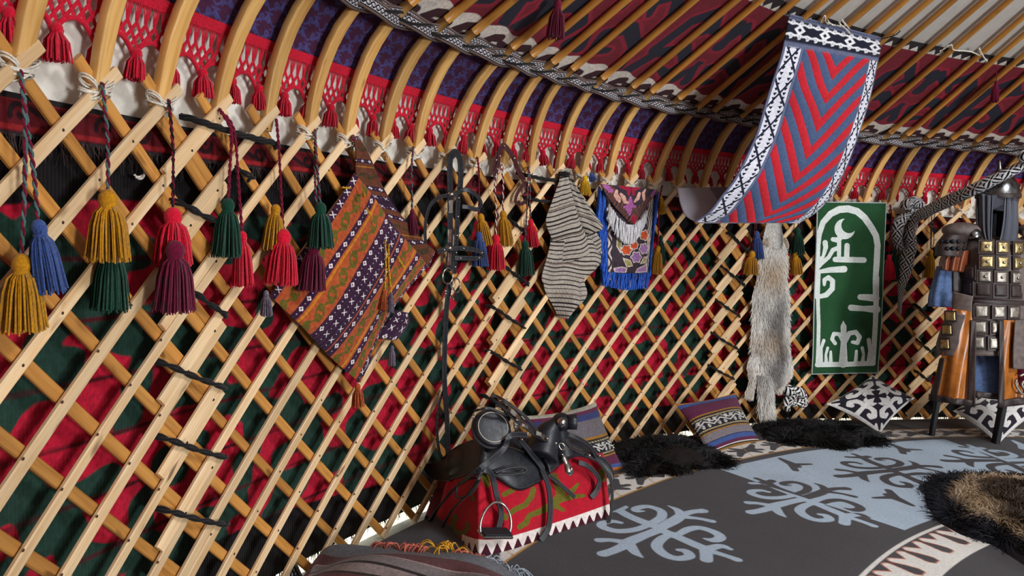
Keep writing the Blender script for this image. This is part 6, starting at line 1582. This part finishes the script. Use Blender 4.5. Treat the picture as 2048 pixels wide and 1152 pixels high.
# plates
def plate(x, y, s, mat, df, boss, cx=2002):
    D = float(df(np.array(x), np.array(y))); c = PD(x, y, D)
    e = 8.0; a = PD(x + e, y, float(df(np.array(x + e), np.array(y)))) - PD(x - e, y, float(df(np.array(x - e), np.array(y))))
    n = np.cross(a, CU); n /= np.linalg.norm(n)
    if n @ (EYE - c) < 0: n = -n
    Mx = frame(a, n, c + n * .004); h = s / 2 / PA
    mb = MB(); f = h * 1.32
    mb.box(Mx, (2 * f, 2 * f, .010)); fo = mb.build('plate_backing', M['arm_dark'], parent=ar)
    g = np.linspace(-1, 1, 9); U, V = np.meshgrid(g, g)
    zz = .006 + .005 * (1 - np.maximum(np.abs(U), np.abs(V)) ** 4) + RN.normal(0, .0007, U.shape)
    Q = Mx[:3, 3] + (U * h)[..., None] * Mx[:3, 0] + (V * h)[..., None] * Mx[:3, 1] + zz[..., None] * Mx[:3, 2]
    mb = MB(); mb.grid(Q, 0); po = mb.build('armour_plate', mat, parent=ar, solid=.003)
    if boss:
        mb = MB(); mb.ball(Mx[:3, 3] + Mx[:3, 2] * .013, (h * .30,) * 3, 12); mb.build('boss', M['steel'], parent=po)
for r_, (y, xs, kind) in enumerate(((495, (1972, 2004, 2035, 2066), 'b'), (525, (1973, 2004, 2035, 2066), 'b'), (555, (1969, 2001, 2031, 2062), 'i'))):
    for x in xs: plate(x, y + (x - 2004) * .05, 21, M['brass'] if (kind == 'b' and RN.uniform() < .8) else M['iron'], tor, True)
for y, xs in ((549, (1939,)), (581, (1937, 1966, 2000, 2030, 2060))):
    for x in xs: plate(x, y + (x - 2004) * .05, 23, M['arm_dark'], tor, False)
tas = lambda x, y: front(x, y, 1998, 90, .62, .058)
for y, xs in ((624, (1962, 1997, 2026)), (656, (1959, 1993, 2023)), (687, (1955, 1989, 2018))):
    for x in xs: plate(x, y + (x - 1995) * .04, 21, M['iron'], tas, False)
for x, y in z5([(325, 590), (290, 730), (268, 880)]): plate(x, y, 17, M['brass'], lambda X, Y: front(X, Y, 1990, 118, .6, .053), False)
# shoulders and near arm (both sides)
for sg in (-1, 1):
    mir = lambda p: [(x, y) if sg < 0 else (2 * 2004 - x, y) for x, y in p]
    c = PD(*mir([(1928, 462)])[0], AD); mb = MB()
    mb.ball(c, (.135, .10, .055), 20); mb.build('shoulder_guard', M['arm_leather'], parent=ar)
    c = PD(*mir([(1953, 466)])[0], AD - .10); mb = MB(); Mx = frame(CR, -FW + CU * .4, c); mb.lathe([(1e-4, .012), (.018, .010), (.032, .0)], 18, Mx); mb.build('shoulder_disc', M['helm'], parent=ar)
    dp = lambda X, Y, u, v: AD - .02 - .09 * np.sqrt(np.clip(1 - (2 * u - 1) ** 2, 0, 1))
    dpanel('arm_guard', mir([(1888, 468), (1872, 490), (1870, 512)]), mir([(1938, 470), (1934, 490), (1930, 514)]), M['arm_dark'], lambda X, Y, u, v: dp(X, Y, u, v) - .02, 20, 14)
    mb = MB()
    for i in range(5):
        for j in range(2):
            uu = (i + .5) / 5; X = lerp(1878, 1932, uu); y = 483 + 14 * j; x = X if sg < 0 else 2 * 2004 - X
            mb.ball(PD(x, y, AD - .045 - .09 * math.sqrt(max(0, 1 - (2 * uu - 1) ** 2))), (.016, .016, .014), 10)
    mb.build('arm_stud', M['stand'], parent=ar)
    dpanel('sleeve', mir([(1888, 506), (1880, 520), (1878, 540)]), mir([(1942, 500), (1938, 520), (1932, 545)]), M['tan_sleeve'], lambda X, Y, u, v: dp(X, Y, u, v) + .012 * np.sin(u * 22), 40, 14, lab='glossy red brown sleeve')
    dpanel('cloth_sleeve', mir([(1874, 532), (1866, 560), (1858, 590), (1856, 613)]), mir([(1904, 536), (1904, 560), (1904, 590), (1904, 615)]), M['denim'], lambda X, Y, u, v: AD - .01 - .05 * np.sqrt(np.clip(1 - (2 * u - 1) ** 2, 0, 1)) + .006 * np.sin(u * 15), 24, 20, lab='blue cloth sleeve')
    dpanel('arm_guard', mir([(1904, 535), (1906, 585)]), mir([(1934, 530), (1930, 590)]), M['arm_dark'], lambda X, Y, u, v: AD - .03 + u * 0, 8, 8)
# helmet with mail curtain
hc0 = PD(1996, 390, AD - .02); R_ = 37 / PA
Mh = frame(CR - CU * .0, np.array([0, 0, 1.]), hc0)
mb = MB(); mb.lathe([(R_ * 1.03, -.02), (R_ * 1.04, .0), (R_ * .99, .03), (R_ * .90, .07), (R_ * .72, .105), (R_ * .46, .132), (R_ * .22, .147), (R_ * .17, .152), (R_ * .12, .17), (R_ * .07, .20), (R_ * .02, .222), (1e-4, .224)], 36, Mh)
hm = mb.build('helmet', M['helm'], parent=ar)
mb = MB(); mb.lathe([(R_ * 1.06, -.022), (R_ * 1.08, -.012), (R_ * 1.07, .004), (R_ * 1.03, .006)], 36, Mh); mb.build('helmet_band', M['arm_dark'], parent=hm)
def mail_mat():
    t = NT('mail_rings'); u, v = t.attr('uvp', 0), t.attr('uvp', 1)
    s = t.math('MULTIPLY', t.math('SINE', t.math('MULTIPLY', u, 150)), t.math('SINE', t.math('MULTIPLY', v, 260)))
    t.bump(s, .8, .004)
    return t.fin(t.mix(t.mapr(s, -.3, .4), C(72, 76, 86), C(150, 156, 170)), .45, .35, .5)
MAIL = mail_mat()
dpanel('mail_curtain', [(1958, 386), (1960, 430), (1962, 460), (1970, 484)], [(1986, 392), (1984, 430), (1983, 460), (1982, 486)], MAIL, lambda X, Y, u, v: front(X, Y, 1997, 42, .9, .01) + .010 * np.sin(u * 16), 20, 24)
dpanel('mail_curtain', [(2010, 392), (2008, 430), (2004, 460), (1999, 484)], [(2035, 386), (2036, 430), (2036, 460), (2034, 486)], MAIL, lambda X, Y, u, v: front(X, Y, 1997, 42, .9, .01) + .010 * np.sin(u * 16), 20, 24)
P_ = []; th = np.linspace(.15, math.pi - .15, 24); fx = np.array([FW[0], FW[1], 0]); sx = np.array([fx[1], -fx[0], 0])
for y in np.linspace(384, 486, 14): P_.append(PD(1997, y, AD - .02) + np.cos(th)[:, None] * sx * 40 / PA + np.sin(th)[:, None] * fx * 34 / PA)
mb = MB(); mb.grid(np.array(P_), 0); mb.build('mail_curtain', MAIL, parent=ar, solid=.004, pat={'uvp': np.stack([np.broadcast_to(np.linspace(0, 1, 24)[None], (14, 24)), np.broadcast_to(np.linspace(0, 1, 14)[:, None], (14, 24)), np.zeros((14, 24))], -1)})
dpanel('brow_mail', [(1984, 390), (1986, 420)], [(2010, 390), (2010, 406)], MAIL, lambda X, Y, u, v: front(X, Y, 1997, 42, .9, .0), 12, 8)
# stand: neck post, shoulder bar, two legs with feet
sd_ = thing('armour_stand', 'black iron stand with two flat feet carrying the suit of armour', 'stand', [*PF(1930, 890)[:2], 0])
def post(a, b, w, t=None, name='post'):
    mb = MB(); d = (b - a) / np.linalg.norm(b - a); mb.lath(np.array([a, (a + b) / 2, b]), CR, w, t or w, 0, .15); return mb.build(name, M['stand'], parent=sd_)
post(PD(1998, 490, AD), PD(2000, 425, AD), .03); post(PD(1985, 424, AD), PD(2014, 426, AD), .02, .02, 'head_bar')
fl_, fr2 = PF(1862, 880), PF(1990, 895)
tl = fl_ + np.array([.03, -.02, .62]); tr = fr2 + np.array([.05, 0, .62])
post(fl_ + np.array([0, 0, .02]), tl, .035, .03, 'leg'); post(fr2 + np.array([0, 0, .02]), tr, .05, .035, 'leg'); post(tl, tr, .03, .03, 'cross_bar')
post((tl + tr) / 2, PD(1998, 600, AD), .035, .03)
for a, b, w in ((PF(1846, 866, .018), PF(1882, 914, .018), .05), (PF(1956, 882, .018), PF(2018, 920, .018), .08)):
    mb = MB(); mb.box(frame(b - a, (0, 0, 1.), (a + b) / 2), (np.linalg.norm(b - a), w, .02)); mb.build('foot', M['stand'], parent=sd_)
# quiver at the armour's hip
qv = thing('quiver', 'ornate dark quiver with pale metal leaf at the right edge, beside the armour', 'quiver', PD(2050, 795, AD - .25))
dpanel('quiver_body', [(2030, 740), (2034, 770), (2044, 795)], [(2075, 720), (2085, 760), (2080, 800)], cloth('burgundy_cloth', C(96, 20, 44), .3), lambda X, Y, u, v: AD - .22 - .04 * np.sin(u * math.pi), 16, 20, parent=qv)
mb = MB()
lf = smoothpts([PD(x, y, AD - .27) for x, y in ((2034, 758), (2031, 766), (2036, 778), (2046, 788), (2058, 784), (2060, 768), (2052, 760), (2044, 768), (2048, 778))], 40); mb.tube(lf, .007, 6)
mb.tube(smoothpts([PD(x, y, AD - .27) for x, y in ((2040, 752), (2050, 748), (2058, 752))], 12), .008, 6)
mb.build('metal_leaf', M['iron'], parent=qv)
# ------------------------------------------------------------------ light, world, camera
w = bpy.data.worlds.new('sky'); scn.world = w; w.use_nodes = True
nt = w.node_tree; bg = nt.nodes['Background']; bg.inputs['Color'].default_value = (.80, .90, 1.0, 1); bg.inputs['Strength'].default_value = 3.5
def area(name, loc, aim, sx, sy, power, col, shape='RECTANGLE'):
    l = bpy.data.lights.new(name, 'AREA'); l.shape = shape; l.size = sx; l.size_y = sy; l.energy = power; l.color = col
    o = bpy.data.objects.new(name, l); COL.objects.link(o); o.location = loc
    o.rotation_euler = (Vector(aim) - Vector(loc)).to_track_quat('-Z', 'Y').to_euler()
    return o
area('crown_daylight', (CX, CY, 4.52), (CX - .6, CY + 1.2, 0), 1.6, 1.6, 170, (.93, .96, 1.0), 'DISK')
dd = np.array([math.sin(DA), math.cos(DA)])
area('doorway_daylight', (CX + 5.2 * dd[0], CY + 5.2 * dd[1], .95), (1.2, 4.0, .5), 1.1, 1.7, 400, (.92, .96, 1.0))
sl = bpy.data.lights.new('sun', 'SUN'); sl.energy = 9.0; sl.angle = .01; sl.color = (1, .95, .86)
so = bpy.data.objects.new('sun', sl); COL.objects.link(so); so.rotation_euler = Vector((.35, -1, -1.1)).to_track_quat('-Z', 'Y').to_euler()
cam = bpy.data.cameras.new('camera'); cam.sensor_width = 36; cam.lens = FPX / 2048 * 36; cam.clip_start = .02
co_ = bpy.data.objects.new('camera', cam); COL.objects.link(co_)
Mx = Matrix(((CR[0], CU[0], -FW[0], EYE[0]), (CR[1], CU[1], -FW[1], EYE[1]), (CR[2], CU[2], -FW[2], EYE[2]), (0, 0, 0, 1)))
co_.matrix_world = Mx
scn.camera = co_
scn.view_settings.view_transform = 'Standard'; scn.view_settings.look = 'None'; scn.view_settings.gamma = 1; scn.view_settings.use_curve_mapping = False
scn.view_settings.exposure = 0.25
